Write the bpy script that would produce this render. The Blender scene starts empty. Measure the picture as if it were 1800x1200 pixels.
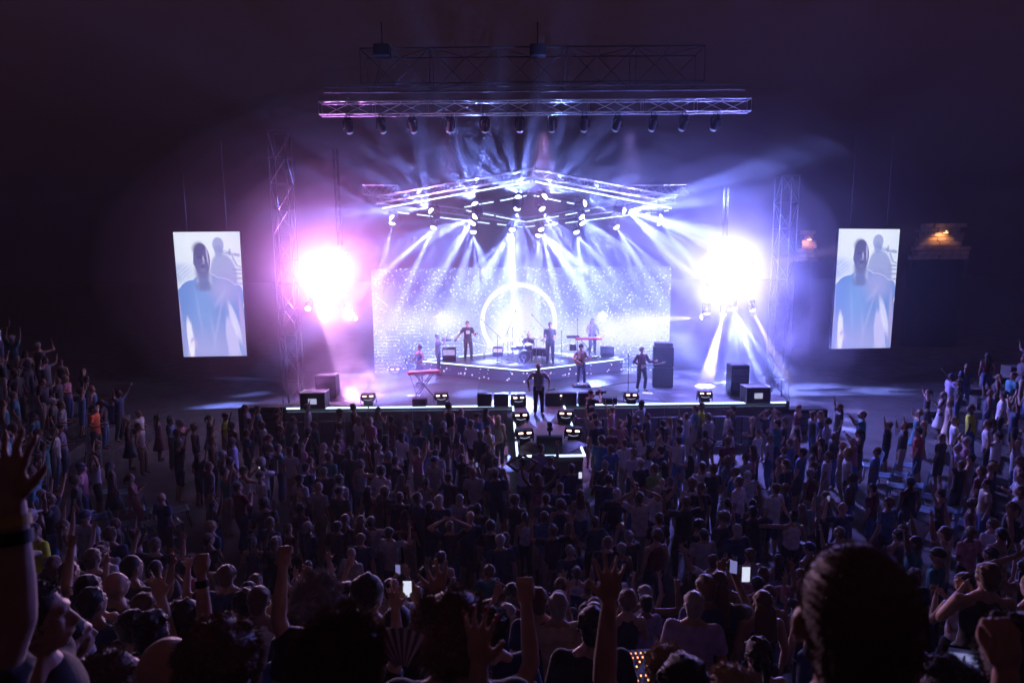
import bpy, bmesh, math, random
from mathutils import Vector, Matrix, noise as mnoise
rnd = random.Random(7)
S = bpy.context.scene
COL = S.collection
PI = math.pi
def rad(a): return math.radians(a)

# ------------------------------------------------------------------ camera
CAMZ = 7.0
cam = bpy.data.objects.new('camera', bpy.data.cameras.new('camera')); COL.objects.link(cam); S.camera = cam
cam.data.sensor_width = 36; cam.data.lens = 22.6; cam.data.clip_start = .05; cam.data.clip_end = 600
RM = Matrix.Rotation(rad(90-8.06), 4, 'X') @ Matrix.Rotation(rad(-0.45), 4, 'Z')
cam.matrix_world = Matrix.Translation((0, 0, CAMZ)) @ RM
cam.data.dof.use_dof = True; cam.data.dof.focus_distance = 27; cam.data.dof.aperture_fstop = 3.2
FPX = 22.6/36*1800
# ------------------------------------------------------------------ night sky
W = bpy.data.worlds.new('World'); S.world = W; W.use_nodes = True
_t = W.node_tree; _g = _t.nodes.new('ShaderNodeTexCoord'); _x = _t.nodes.new('ShaderNodeSeparateXYZ'); _t.links.new(_g.outputs['Generated'], _x.inputs[0])
_m = _t.nodes.new('ShaderNodeMapRange'); _m.interpolation_type = 'SMOOTHSTEP'; _m.inputs[1].default_value = -.02; _m.inputs[2].default_value = .45; _t.links.new(_x.outputs[2], _m.inputs[0])
_c = _t.nodes.new('ShaderNodeMix'); _c.data_type = 'RGBA'; _c.inputs[6].default_value = (.0030, .0016, .0034, 1); _c.inputs[7].default_value = (.0165, .0070, .0105, 1)
_t.links.new(_m.outputs[0], _c.inputs[0]); _t.links.new(_c.outputs[2], _t.nodes['Background'].inputs[0])
W.node_tree.nodes['Background'].inputs[1].default_value = 1
S.view_settings.view_transform = 'Standard'; S.view_settings.look = 'None'
S.view_settings.exposure = 0; S.view_settings.gamma = 1
S.cycles.volume_bounces = 0; S.cycles.max_bounces = 4; S.cycles.diffuse_bounces = 2; S.cycles.glossy_bounces = 2
S.cycles.transparent_max_bounces = 12
S.cycles.sample_clamp_indirect = 4
S.cycles.use_adaptive_sampling = True; S.cycles.adaptive_threshold = .03

def ray(px, py): return RM.to_3x3() @ Vector(((px-900)/FPX, -(py-600)/FPX, -1))
def atY(px, py, Y):
    d = ray(px, py); return Vector((0, 0, CAMZ)) + d*(Y/d.y)
def atZ(px, py, Z):
    d = ray(px, py); return Vector((0, 0, CAMZ)) + d*((Z-CAMZ)/d.z)
def proj(p):
    q = RM.to_3x3().transposed() @ (Vector(p)-Vector((0, 0, CAMZ)))
    return (900+FPX*q.x/-q.z, 600-FPX*q.y/-q.z) if q.z < 0 else (-9999, -9999)

# ------------------------------------------------------------------ materials
MATS = {}
def nn(nt, t, **kw):
    n = nt.nodes.new(t)
    for k, v in kw.items(): setattr(n, k, v)
    return n
def base(name):
    m = bpy.data.materials.new(name); m.use_nodes = True
    return m, m.node_tree, m.node_tree.nodes['Principled BSDF']
def M(name, col=(.1, .1, .1), rough=.6, metal=0, emit=None, es=1, var=.25, scale=8, objcol=False, bump=0, spec=.5, sheen=0):
    if name in MATS: return MATS[name]
    m, nt, b = base(name)
    b.inputs['Roughness'].default_value = rough; b.inputs['Metallic'].default_value = metal; b.inputs['Specular IOR Level'].default_value = spec
    tc = nn(nt, 'ShaderNodeTexCoord'); nz = nn(nt, 'ShaderNodeTexNoise'); nz.inputs['Scale'].default_value = scale
    nz.inputs['Detail'].default_value = 3
    nt.links.new(tc.outputs['Object'], nz.inputs['Vector'])
    mr = nn(nt, 'ShaderNodeMapRange'); mr.inputs[3].default_value = 1-var; mr.inputs[4].default_value = 1+var
    mr.inputs[1].default_value = .3; mr.inputs[2].default_value = .7
    nt.links.new(nz.outputs[0], mr.inputs[0])
    mx = nn(nt, 'ShaderNodeVectorMath', operation='SCALE')
    nt.links.new(mr.outputs[0], mx.inputs['Scale'])
    if objcol:
        oi = nn(nt, 'ShaderNodeObjectInfo'); nt.links.new(oi.outputs['Color'], mx.inputs[0])
    else: mx.inputs[0].default_value = col
    nt.links.new(mx.outputs[0], b.inputs['Base Color'])
    if bump:
        bp = nn(nt, 'ShaderNodeBump'); bp.inputs['Strength'].default_value = bump; bp.inputs['Distance'].default_value = .02
        nt.links.new(nz.outputs[0], bp.inputs['Height']); nt.links.new(bp.outputs[0], b.inputs['Normal'])
    if emit:
        b.inputs['Emission Color'].default_value = (*emit, 1); b.inputs['Emission Strength'].default_value = es
    if sheen: b.inputs['Sheen Weight'].default_value = sheen; b.inputs['Sheen Roughness'].default_value = .35
    MATS[name] = m
    return m
def nosample(m):
    try: m.cycles.emission_sampling = 'NONE'
    except Exception: pass
    return m
skin = M('skin', objcol=True, rough=.55, spec=.35, sheen=.35, var=.12, scale=14)
cloth = M('cloth', objcol=True, rough=.9, spec=.2, sheen=.25, var=.22, scale=11, bump=.35)
hairm = M('hair', objcol=True, rough=.65, var=.12, scale=140, bump=0, spec=.3, sheen=.9)
shoem = M('shoe_leather', objcol=True, rough=.5)
blk = M('black_paint', (.010, .010, .012), .55, spec=.3)
blkfab = M('black_cover_fabric', (.03, .03, .035), .6, bump=.3, scale=5)
alu = M('aluminium_tube', (.5, .5, .52), .35, .85, var=.15)
steel = M('dull_steel', (.07, .07, .08), .45, .6)
darktruss = M('dark_truss_paint', (.004, .004, .005), .9, .0, spec=.05)
whitep = M('white_plastic', (.7, .7, .72), .4)
strip = nosample(M('led_strip_light', (.2, .2, .2), emit=(.55, .75, 1), es=3.2))
stripe = M('led_edge_light', (.2, .2, .2), emit=(.5, .72, 1), es=3.0)
warm = nosample(M('warm_lamp_bar', (.2, .2, .2), emit=(1, .62, .5), es=5))
lens = nosample(M('lit_lens', (.2, .2, .2), emit=(.72, .82, 1), es=9))
dimlens = nosample(M('glass_lens', (.1, .1, .12), rough=.1, emit=(.3, .4, 1), es=.25))

# ------------------------------------------------------------------ mesh helpers
def tag(o, label=None, cat=None, group=None, kind=None):
    if label: o['label'] = label
    if cat: o['category'] = cat
    if group: o['group'] = group
    if kind: o['kind'] = kind
    return o
def link(name, me, parent=None, loc=None):
    o = bpy.data.objects.new(name, me); COL.objects.link(o)
    if parent: o.parent = parent
    if loc is not None: o.location = loc
    return o
def empty(name, loc=(0, 0, 0), rz=0):
    o = bpy.data.objects.new(name, None); COL.objects.link(o); o.location = loc; o.rotation_euler = (0, 0, rz); o.empty_display_size = .1
    return o
class MB:
    def __init__(s): s.v = []; s.f = []
    def add(s, vs, fs):
        n = len(s.v); s.v += [tuple(v) for v in vs]; s.f += [tuple(i+n for i in f) for f in fs]; return s
    def box(s, c, d, R=None):
        c = Vector(c); h = Vector(d)/2; vs = []
        for x in (-1, 1):
            for y in (-1, 1):
                for z in (-1, 1):
                    p = Vector((x*h.x, y*h.y, z*h.z))
                    if R is not None: p = R @ p
                    vs.append(c+p)
        return s.add(vs, [(0, 1, 3, 2), (4, 6, 7, 5), (0, 4, 5, 1), (2, 3, 7, 6), (0, 2, 6, 4), (1, 5, 7, 3)])
    def bevbox(s, c, d, b=.02, R=None):
        c = Vector(c); h = Vector(d)/2
        vs = []
        for sz in (-1, 1):
            for (ix, iz) in ((b, 0), (0, b)):
                zz = sz*(h.z-(0 if ix else b)) if False else sz*(h.z if ix else h.z-b)
                for sx, sy in ((-1, -1), (1, -1), (1, 1), (-1, 1)):
                    p = Vector((sx*(h.x-ix), sy*(h.y-ix), zz))
                    if R is not None: p = R @ p
                    vs.append(c+p)
        # rings: 0 bottom inner, 1 bottom outer, 2 top inner, 3 top outer
        f = [(3, 2, 1, 0), (8, 9, 10, 11)]
        def ring(a, b_):
            for k in range(4): f.append((a+k, a+(k+1) % 4, b_+(k+1) % 4, b_+k))
        ring(0, 4); ring(4, 12); ring(12, 8)
        return s.add(vs, f)
    def tube(s, a, b, r, r2=None, n=8, cap=True):
        a, b = Vector(a), Vector(b); r2 = r if r2 is None else r2
        d = (b-a)
        if d.length < 1e-6: return s
        d.normalize()
        u = d.orthogonal().normalized(); w = d.cross(u)
        vs = []
        for (c, rr) in ((a, r), (b, r2)):
            for k in range(n):
                t = 2*PI*k/n; vs.append(c+(u*math.cos(t)+w*math.sin(t))*rr)
        f = [(k, (k+1) % n, n+(k+1) % n, n+k) for k in range(n)]
        if cap: f += [tuple(range(n-1, -1, -1)), tuple(range(n, 2*n))]
        return s.add(vs, f)
    def path(s, pts, r, n=6):
        for a, b in zip(pts[:-1], pts[1:]): s.tube(a, b, r, n=n)
        return s
    def ell(s, c, r, R=None, nu=12, nv=8):
        c = Vector(c); vs = []; f = []
        for i in range(nv+1):
            ph = PI*i/nv
            for j in range(nu):
                t = 2*PI*j/nu
                p = Vector((r[0]*math.sin(ph)*math.cos(t), r[1]*math.sin(ph)*math.sin(t), r[2]*math.cos(ph)))
                if R is not None: p = R @ p
                vs.append(c+p)
        for i in range(nv):
            for j in range(nu):
                f.append((i*nu+j, (i+1)*nu+j, (i+1)*nu+(j+1) % nu, i*nu+(j+1) % nu))
        return s.add(vs, f)
    def cap(s, a, ra, b, rb, n=12):   # tapered capsule
        s.tube(a, b, ra, rb, n=n); s.ell(a, (ra,)*3, nu=n, nv=8); s.ell(b, (rb,)*3, nu=n, nv=8); return s
    def loft(s, rings, n=20):        # rings (cx,cy,z,rx,ry)
        vs = []
        for (cx, cy, z, rx, ry) in rings:
            for k in range(n):
                t = 2*PI*k/n; vs.append((cx+rx*math.cos(t), cy+ry*math.sin(t), z))
        f = []
        for i in range(len(rings)-1):
            for k in range(n): f.append((i*n+k, i*n+(k+1) % n, (i+1)*n+(k+1) % n, (i+1)*n+k))
        f += [tuple(range(n-1, -1, -1)), tuple(range((len(rings)-1)*n, len(rings)*n))]
        return s.add(vs, f)
    def prism(s, pts, z0, z1, fn=lambda x, y, z: (x, y, z)):
        n = len(pts)
        vs = [fn(x, y, z0) for x, y in pts]+[fn(x, y, z1) for x, y in pts]
        f = [tuple(range(n-1, -1, -1)), tuple(range(n, 2*n))]+[(k, (k+1) % n, n+(k+1) % n, n+k) for k in range(n)]
        return s.add(vs, f)
    def mesh(s, name, mat=None, smooth=False, fix=True):
        me = bpy.data.meshes.new(name); me.from_pydata(s.v, [], s.f)
        if fix:
            bm = bmesh.new(); bm.from_mesh(me); bmesh.ops.remove_doubles(bm, verts=bm.verts, dist=1e-5)
            bmesh.ops.recalc_face_normals(bm, faces=bm.faces); bm.to_mesh(me); bm.free()
        if mat: me.materials.append(mat)
        if smooth: me.polygons.foreach_set('use_smooth', [True]*len(me.polygons))
        return me
    def obj(s, name, mat=None, parent=None, smooth=False, loc=None):
        return link(name, s.mesh(name, mat, smooth), parent, loc)
    def remesh(s, name, mat, vox, it=4, dec=None):
        me = s.mesh(name, mat, fix=False)
        o = bpy.data.objects.new(name, me); COL.objects.link(o)
        md = o.modifiers.new('r', 'REMESH'); md.mode = 'VOXEL'; md.voxel_size = vox
        ms = o.modifiers.new('s', 'SMOOTH'); ms.factor = .5; ms.iterations = it
        if dec:
            dd = o.modifiers.new('d', 'DECIMATE'); dd.ratio = dec
        dg = bpy.context.evaluated_depsgraph_get()
        r = bpy.data.meshes.new_from_object(o.evaluated_get(dg)); r.name = name
        bpy.data.objects.remove(o); bpy.data.meshes.remove(me)
        if not r.materials: r.materials.append(mat)
        r.polygons.foreach_set('use_smooth', [True]*len(r.polygons))
        return r

# ------------------------------------------------------------------ theatre geometry
CX, CY, R0 = .4, 23.0, 14.0
RUN, RISE = .75, .41
def tier(x, y):
    r = math.hypot(x-CX, y-CY)
    if r < R0 or y > CY-.1: return 0.0
    return (math.floor((r-R0)/RUN)+1)*RISE
def solve_head(px, py, h=1.66, Y=1.5):      # where a head of height h seen at this pixel stands
    d = ray(px, py)
    while Y < 40:
        p = Vector((0, 0, CAMZ))+d*(Y/d.y)
        if p.z <= tier(p.x, p.y)+h: return p.x, p.y
        Y += .03
    return p.x, p.y
stone = M('worn_limestone', (.07, .066, .063), .9, var=.4, scale=2.2, bump=.6)
ground_m = M('dusty_concrete_ground', (.085, .08, .08), .75, var=.35, scale=1.3, bump=.3)
MB().add([(-110, -25, 0), (110, -25, 0), (110, 150, 0), (-110, 150, 0)], [(0, 1, 2, 3)]).obj('ground', ground_m)['kind'] = 'structure'
st_root = empty('seating_tiers'); tag(st_root, kind='structure')
NT = 14
for k in range(NT):
    ra, rb = R0+k*RUN, R0+(k+1)*RUN
    mb = MB(); n = 96; vs = []
    a0, a1 = rad(180), rad(360)
    for i in range(n+1):
        a = a0+(a1-a0)*i/n
        jit = .012*math.sin(i*2.7+k)
        for (r, z) in ((ra+jit, 0 if k == 0 else k*RISE-.02), (ra+jit, (k+1)*RISE-.03), (ra+.03, (k+1)*RISE), (rb+.1, (k+1)*RISE)):
            vs.append((CX+r*math.cos(a), CY+r*math.sin(a), z))
    f = []
    for i in range(n):
        for j in range(3): f.append((i*4+j, (i+1)*4+j, (i+1)*4+j+1, i*4+j+1))
    mb.add(vs, f); o = mb.obj('stone_step', stone, st_root); o['kind'] = 'structure'
# end walls of the cavea
for sgn in (-1, 1):
    mb = MB()
    a = rad(0 if sgn > 0 else 180)
    for k in range(NT):
        r = R0+k*RUN+RUN/2
        mb.box((CX+r*math.cos(a), CY+r*math.sin(a)+.25, (k+1)*RISE/2+.1), (RUN-.01, .5, (k+1)*RISE+.2), Matrix.Rotation(a, 3, 'Z'))
    tag(mb.obj('stone_wall', stone), 'stepped stone wall closing the %s end of the seating tiers' % ('right' if sgn > 0 else 'left'), 'wall')

# ------------------------------------------------------------------ haze
hm = bpy.data.materials.new('haze'); hm.use_nodes = True; nt = hm.node_tree; nt.nodes.clear()
out = nn(nt, 'ShaderNodeOutputMaterial'); pv = nn(nt, 'ShaderNodeVolumePrincipled'); nt.links.new(pv.outputs[0], out.inputs['Volume'])
pv.inputs['Color'].default_value = (.95, .93, 1, 1); pv.inputs['Density'].default_value = .0012; pv.inputs['Anisotropy'].default_value = .15
HZ = MB().box((0, 65, 9), (236, 186, 20.4)).obj('haze', hm); HZ['kind'] = 'stuff'

# stage smoke: a bank of fog machine smoke hanging over the stage, thickened by the lamp racks to imitate their lens glow
def smoke(name, c, h, dens, puffs, nscale, lo, hi, label, step=1.0):
    m = bpy.data.materials.new(name); m.use_nodes = True; nt = m.node_tree; nt.nodes.clear()
    out = nn(nt, 'ShaderNodeOutputMaterial'); pv = nn(nt, 'ShaderNodeVolumePrincipled'); nt.links.new(pv.outputs[0], out.inputs['Volume'])
    pv.inputs['Color'].default_value = (.95, .94, 1, 1); pv.inputs['Anisotropy'].default_value = .1
    tc = nn(nt, 'ShaderNodeTexCoord'); P_ = tc.outputs['Object']
    def M_(op, a, b=None, cl=False):
        n = nn(nt, 'ShaderNodeMath', operation=op); n.use_clamp = cl
        for i, v in enumerate((a, b)):
            if v is None: continue
            if isinstance(v, (int, float)): n.inputs[i].default_value = v
            else: nt.links.new(v, n.inputs[i])
        return n.outputs[0]
    def dist(cc, sc):
        a = nn(nt, 'ShaderNodeVectorMath', operation='SUBTRACT'); a.inputs[1].default_value = cc; nt.links.new(P_, a.inputs[0])
        b = nn(nt, 'ShaderNodeVectorMath', operation='MULTIPLY'); b.inputs[1].default_value = [1/v for v in sc]; nt.links.new(a.outputs[0], b.inputs[0])
        l = nn(nt, 'ShaderNodeVectorMath', operation='LENGTH'); nt.links.new(b.outputs[0], l.inputs[0]); return l.outputs['Value']
    def fall(d):      # smooth 1 -> 0
        mr = nn(nt, 'ShaderNodeMapRange', interpolation_type='SMOOTHSTEP'); mr.inputs[1].default_value = 1.0; mr.inputs[2].default_value = 0.0; nt.links.new(d, mr.inputs[0]); return mr.outputs[0]
    nz = nn(nt, 'ShaderNodeTexNoise'); nz.inputs['Scale'].default_value = nscale; nz.inputs['Detail'].default_value = 3; nz.inputs['Distortion'].default_value = .4; nt.links.new(P_, nz.inputs['Vector'])
    mr = nn(nt, 'ShaderNodeMapRange'); mr.inputs[1].default_value = lo; mr.inputs[2].default_value = hi; mr.inputs[3].default_value = .15; mr.inputs[4].default_value = 1.5; nt.links.new(nz.outputs[0], mr.inputs[0])
    d = M_('MULTIPLY', fall(dist((0, 0, 0), h)), dens)
    for cc, sc, dd in puffs: d = M_('ADD', d, M_('MULTIPLY', fall(dist(cc, sc)), dd))
    d = M_('MULTIPLY', d, mr.outputs[0]); nt.links.new(d, pv.inputs['Density'])
    o = MB().box((0, 0, 0), (h[0]*2, h[1]*2, h[2]*2)).obj(name, m); o.location = c
    m.cycles.volume_step_rate = step
    tag(o, label, None, None, 'stuff'); return o
def even_smoke(c, shells, label):       # nested even banks, thickening toward the middle
    for (r, d) in shells:
        key = 'smoke_%03d' % int(d*1000)
        m = bpy.data.materials.get(key)
        if not m:
            m = bpy.data.materials.new(key); m.use_nodes = True; nt = m.node_tree; nt.nodes.clear()
            out = nn(nt, 'ShaderNodeOutputMaterial'); pv = nn(nt, 'ShaderNodeVolumePrincipled'); nt.links.new(pv.outputs[0], out.inputs['Volume'])
            pv.inputs['Color'].default_value = (.95, .94, 1, 1); pv.inputs['Density'].default_value = d; pv.inputs['Anisotropy'].default_value = .1
        o = MB().ell((0, 0, 0), r, None, 48, 28).obj('stage_smoke', m, None, True); o.location = c; tag(o, label, None, None, 'stuff')
def shells(r, dens, n): return [((r[0]*k, r[1]*k, r[2]*k), dens[i]) for i, k in enumerate(n)]
even_smoke(atY(925, 470, 29.5), shells((19, 9.5, 8.4), (.0010, .0014, .0022, .0035, .005, .006, .008), (1, .93, .85, .76, .66, .56, .46)), 'bank of smoke hanging over the stage between the lamp racks')
even_smoke(atY(925, 395, 30.5), shells((10, 5, 3.9), (.003, .005, .007, .009, .010), (1, .88, .76, .64, .52)), 'thicker smoke around the overhead diamond of lights')
even_smoke(atY(578, 480, 27.7), shells((4.6, 3.2, 4.6), (.008, .009, .011, .013, .016, .02, .03), (1, .82, .66, .52, .40, .29, .19)), 'round smoke added to spread the glow at the left lamp rack')  # dense shells added to stand in for the lens bloom of the lamps
even_smoke(atY(1278, 474, 27.7), shells((4.8, 3.2, 4.8), (.006, .008, .010, .014, .02), (1, .78, .58, .40, .24)), 'round smoke added to spread the glow at the right lamp rack')  # same added bloom shells at the right rack
SMC = atY(1310, 620, 26.5)
def rel(px, py, Y): return tuple(atY(px, py, Y)-SMC)
smoke('drifting_smoke', SMC, (6.2, 3.6, 4.8), .085, [], .8, .42, .62, 'drifting wisps of smoke below the right lamp rack')
SMC = atY(655, 700, 24.2)
smoke('drifting_smoke', SMC, (4.0, 2.6, 2.8), .30, [(rel(622, 688, 24.2), (1.4, 1.4, 1.2), .15)], .9, .42, .62, 'puff of purple smoke drifting over the left stage lip')

# ------------------------------------------------------------------ lamps
def aim(o, d): o.rotation_euler = Vector(d).to_track_quat('-Z', 'Y').to_euler()
def spot(loc, d, energy, col, size, blend=.3, soft=.06, gobo=None, parent=None, seed=0):
    ld = bpy.data.lights.new('spot_lamp', 'SPOT'); ld.energy = energy; ld.color = col; ld.shadow_soft_size = soft
    ld.spot_size = rad(min(size, 178)); ld.spot_blend = blend
    o = bpy.data.objects.new('spot_lamp', ld); COL.objects.link(o); o.location = loc; aim(o, d)
    if gobo:      # prism wheel: narrow rays inside the cone
        sc, lo, hi, bg = gobo
        ld.use_nodes = True; t = ld.node_tree; em = t.nodes['Emission']
        tc = nn(t, 'ShaderNodeTexCoord'); vo = nn(t, 'ShaderNodeTexVoronoi', voronoi_dimensions='2D'); vo.inputs['Scale'].default_value = sc; vo.inputs['Randomness'].default_value = .85
        xyz = nn(t, 'ShaderNodeSeparateXYZ'); t.links.new(tc.outputs['Normal'], xyz.inputs[0])
        az = nn(t, 'ShaderNodeMath', operation='ABSOLUTE'); t.links.new(xyz.outputs[2], az.inputs[0]); pz = nn(t, 'ShaderNodeMath', operation='ADD'); pz.inputs[1].default_value = 1; t.links.new(az.outputs[0], pz.inputs[0])
        cb = nn(t, 'ShaderNodeCombineXYZ')
        for k in (0, 1): dv = nn(t, 'ShaderNodeMath', operation='DIVIDE'); t.links.new(xyz.outputs[k], dv.inputs[0]); t.links.new(pz.outputs[0], dv.inputs[1]); t.links.new(dv.outputs[0], cb.inputs[k])
        ad = nn(t, 'ShaderNodeVectorMath', operation='ADD'); ad.inputs[1].default_value = (seed*3.17, seed*1.73, 0)
        t.links.new(cb.outputs[0], ad.inputs[0]); t.links.new(ad.outputs[0], vo.inputs['Vector'])
        mr = nn(t, 'ShaderNodeMapRange', interpolation_type='SMOOTHSTEP')
        for i, v in ((1, lo), (2, hi), (3, 1.0), (4, bg)): mr.inputs[i].default_value = v
        t.links.new(vo.outputs['Distance'], mr.inputs[0])
        wn = nn(t, 'ShaderNodeMapRange'); wn.inputs[3].default_value = .35; wn.inputs[4].default_value = 1.3
        sp = nn(t, 'ShaderNodeSeparateColor'); t.links.new(vo.outputs['Color'], sp.inputs[0]); t.links.new(sp.outputs[0], wn.inputs[0])
        mu = nn(t, 'ShaderNodeMath', operation='MULTIPLY'); t.links.new(mr.outputs[0], mu.inputs[0]); t.links.new(wn.outputs[0], mu.inputs[1])
        t.links.new(mu.outputs[0], em.inputs['Strength'])
    return o
def head_meshes():
    y = MB()                                 # yoke and base of a moving head, hanging: top at z=0
    y.bevbox((0, 0, -.06), (.26, .2, .12), .02)
    y.box((-.15, 0, -.24), (.03, .09, .30)); y.box((.15, 0, -.24), (.03, .09, .30)); y.box((0, 0, -.115), (.32, .09, .03))
    h = MB(); h.tube((0, 0, .16), (0, 0, -.14), .105, .125, n=16); h.tube((0, 0, -.14), (0, 0, -.17), .125, .12, n=16); h.ell((0, 0, .15), (.1, .1, .07))
    l = MB(); l.ell((0, 0, -.17), (.118, .118, .085), None, 18, 10)
    c = MB(); c.tube((-.06, 0, 0), (-.06, 0, .1), .015); c.tube((.06, 0, 0), (.06, 0, .1), .015)
    return y.mesh('yoke', blk), h.mesh('lamp_head', blk), l.mesh('lens', lens), l.mesh('lens', dimlens), c.mesh('clamp', steel)
YOKE, HEADM, LENS_ON, LENS_DIM, CLAMP = head_meshes()
def moving_head(loc, d, label, group, energy, col, size, gobo=None, lit=True, sc=1.0, soft=.06, blend=.3, seed=0, up=False):
    t = empty('moving_head_light', loc); t.scale = (sc,)*3
    tag(t, label, 'stage light', group)
    if up: t.rotation_euler = (PI, 0, 0)
    link('yoke', YOKE, t); link('clamp', CLAMP, t)
    h = link('lamp_head', HEADM, t); h.location = (0, 0, -.3)
    dd = Vector(d).normalized()
    if up: dd = Vector((dd.x, -dd.y, -dd.z))
    aim(h, dd)
    link('lens', LENS_ON if lit else LENS_DIM, h)
    if energy:
        wl = Vector(loc)+Vector((0, 0, .3*sc if up else -.3*sc))
        spot(wl+Vector(d).normalized()*.32*sc, d, energy, col, size, blend, soft, gobo, seed=seed)
    return t

# ------------------------------------------------------------------ stage
YAW = rad(1.1); OX, OY = .95, 23.4
SZ = 1.3
def T(x, y, z=0.0): return Vector((OX+x*math.cos(YAW)-y*math.sin(YAW), OY+x*math.sin(YAW)+y*math.cos(YAW), z))
def toL(p): 
    dx, dy = p[0]-OX, p[1]-OY
    return dx*math.cos(YAW)+dy*math.sin(YAW), -dx*math.sin(YAW)+dy*math.cos(YAW)
stage = empty('stage', (OX, OY, 0), YAW)
tag(stage, 'wide black concert stage with glowing edge lines and a catwalk into the crowd', 'stage')
deckm = M('stage_deck_lino', (.065, .06, .07), .42, var=.3, scale=1.1, bump=.05)
skirtm = M('stage_skirt_board', (.16, .10, .12), .6, var=.25, scale=3)
for i in range(8):          # main deck in 2.4 m platform fields
    for j in range(3):
        x0 = -9.4+i*2.36; y0 = .02+j*2.2
        MB().bevbox((x0+1.18, y0+1.1, SZ-.1), (2.353, 2.193, .2), .004).obj('deck_panel', deckm, stage)
for j in range(3):
    MB().bevbox((0, -.01-1-2*j, SZ-.1), (1.82, 1.993, .2), .004).obj('deck_panel', deckm, stage)
for i in range(16):
    x0 = -9.4+i*1.18
    if abs(x0+.59) > .8: MB().box((x0+.59, .06, .55), (1.165, .03, 1.1)).obj('skirt_board', skirtm, stage)
for s in (-1, 1):
    for j in range(4): MB().box((s*.875, -.05-.75-1.49*j, .55), (.03, 1.475, 1.1)).obj('skirt_board', skirtm, stage)
MB().box((0, -5.98, .55), (1.8, .03, 1.1)).obj('skirt_board', skirtm, stage)
mb = MB()
for i in range(9):
    for y in (.3, 3.3, 6.4): mb.tube((-9.2+i*2.3, y, 0), (-9.2+i*2.3, y, SZ-.2), .03)
mb.obj('scaffold_leg', steel, stage)['kind'] = 'stuff'
def ls(a, b, r=.03, name='led_strip', m=None, parent=None):
    a, b = Vector(a), Vector(b); d = b-a
    R = d.to_track_quat('X', 'Z').to_matrix()
    mb = MB(); mb.box((a+b)/2, (d.length, r*2, r*1.5), R)
    return mb.obj(name, m or stripe, parent or stage)
ls((-9.3, -.03, SZ-.02), (-.96, -.03, SZ-.02)); ls((.96, -.03, SZ-.02), (9.3, -.03, SZ-.02))
ls((-.94, -.06, SZ-.0), (-.94, -1.9, SZ)); ls((-.94, -2.35, SZ), (-.94, -4.2, SZ)); ls((-.94, -4.7, SZ), (-.94, -5.0, SZ)); ls((-.94, -5.15, SZ), (-.94, -5.98, SZ))
ls((.94, -.06, SZ), (.94, -.9, SZ)); ls((.94, -2.4, SZ), (.94, -3.3, SZ)); ls((.94, -5.1, SZ), (.94, -6.0, SZ))
ls((-.8, -6.03, SZ), (.97, -6.03, SZ))
# second duller line below the lip
alub = M('brushed_trim', (.45, .45, .5), .4, .3)
MB().box((-5.1, -.02, SZ-.17), (8.4, .05, .03)).obj('edge_trim', alub, stage); MB().box((5.1, -.02, SZ-.17), (8.4, .05, .03)).obj('edge_trim', alub, stage)

# riser: a diamond with sparkling LED face
RZ = 1.9
riser = empty('stage_riser', (OX, OY, 0), YAW)
tag(riser, 'diamond shaped band riser with glowing rim and sparkling front face', 'riser')
RF, RL, RR, RB = (-.3, 3.85), (-5.0, 6.5), (4.4, 6.5), (-.3, 9.15)
MB().prism([RF, RR, RB, RL], RZ-.12, RZ).obj('deck', deckm, riser)
def sparkle(name, sc, bgc, dotc, thr, gate, es):
    m = bpy.data.materials.new(name); m.use_nodes = True; nt = m.node_tree; b = nt.nodes['Principled BSDF']
    b.inputs['Base Color'].default_value = (.02, .02, .03, 1)
    uv = nn(nt, 'ShaderNodeUVMap'); vo = nn(nt, 'ShaderNodeTexVoronoi'); vo.inputs['Scale'].default_value = sc
    nt.links.new(uv.outputs[0], vo.inputs['Vector'])
    mr = nn(nt, 'ShaderNodeMapRange'); mr.inputs[1].default_value = thr; mr.inputs[2].default_value = thr*.5; nt.links.new(vo.outputs['Distance'], mr.inputs[0])
    se = nn(nt, 'ShaderNodeSeparateColor'); nt.links.new(vo.outputs['Color'], se.inputs[0])
    g = nn(nt, 'ShaderNodeMath', operation='GREATER_THAN'); g.inputs[1].default_value = gate; nt.links.new(se.outputs[0], g.inputs[0])
    mu = nn(nt, 'ShaderNodeMath', operation='MULTIPLY'); nt.links.new(mr.outputs[0], mu.inputs[0]); nt.links.new(g.outputs[0], mu.inputs[1])
    mx = nn(nt, 'ShaderNodeMix', data_type='RGBA'); mx.inputs[6].default_value = (*bgc, 1); mx.inputs[7].default_value = (*dotc, 1)
    nt.links.new(mu.outputs[0], mx.inputs[0]); nt.links.new(mx.outputs[2], b.inputs['Emission Color']); b.inputs['Emission Strength'].default_value = es
    return m
spk = nosample(sparkle('sparkle_led_face', 5.0, (.05, .04, .16), (1.2, 1.1, 1.6), .28, .25, 1.0))
def quad_uv(name, a, b, c, d, u, v, mat, parent=None, th=.08, nrm=None):
    a, b, c, d = map(Vector, (a, b, c, d)); n = (b-a).cross(d-a).normalized()*-1
    vs = [a, b, c, d, a+n*th, b+n*th, c+n*th, d+n*th]
    me = bpy.data.meshes.new(name)
    me.from_pydata([tuple(p) for p in vs], [], [(0, 1, 2, 3), (7, 6, 5, 4), (0, 4, 5, 1), (1, 5, 6, 2), (2, 6, 7, 3), (3, 7, 4, 0)])
    uvl = me.uv_layers.new(name='UVMap')
    for i, w in enumerate(((0, 0), (u, 0), (u, v), (0, v))): uvl.data[i].uv = w
    me.materials.append(mat); me.materials.append(blk)
    for i in range(1, 6): me.polygons[i].material_index = 1
    return link(name, me, parent)
for a, b in ((RL, RF), (RF, RR)):
    L = math.dist(a, b)
    quad_uv('led_face', (*a, SZ+.01), (*b, SZ+.01), (*b, RZ-.13), (*a, RZ-.13), L, .48, spk, riser)
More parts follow.
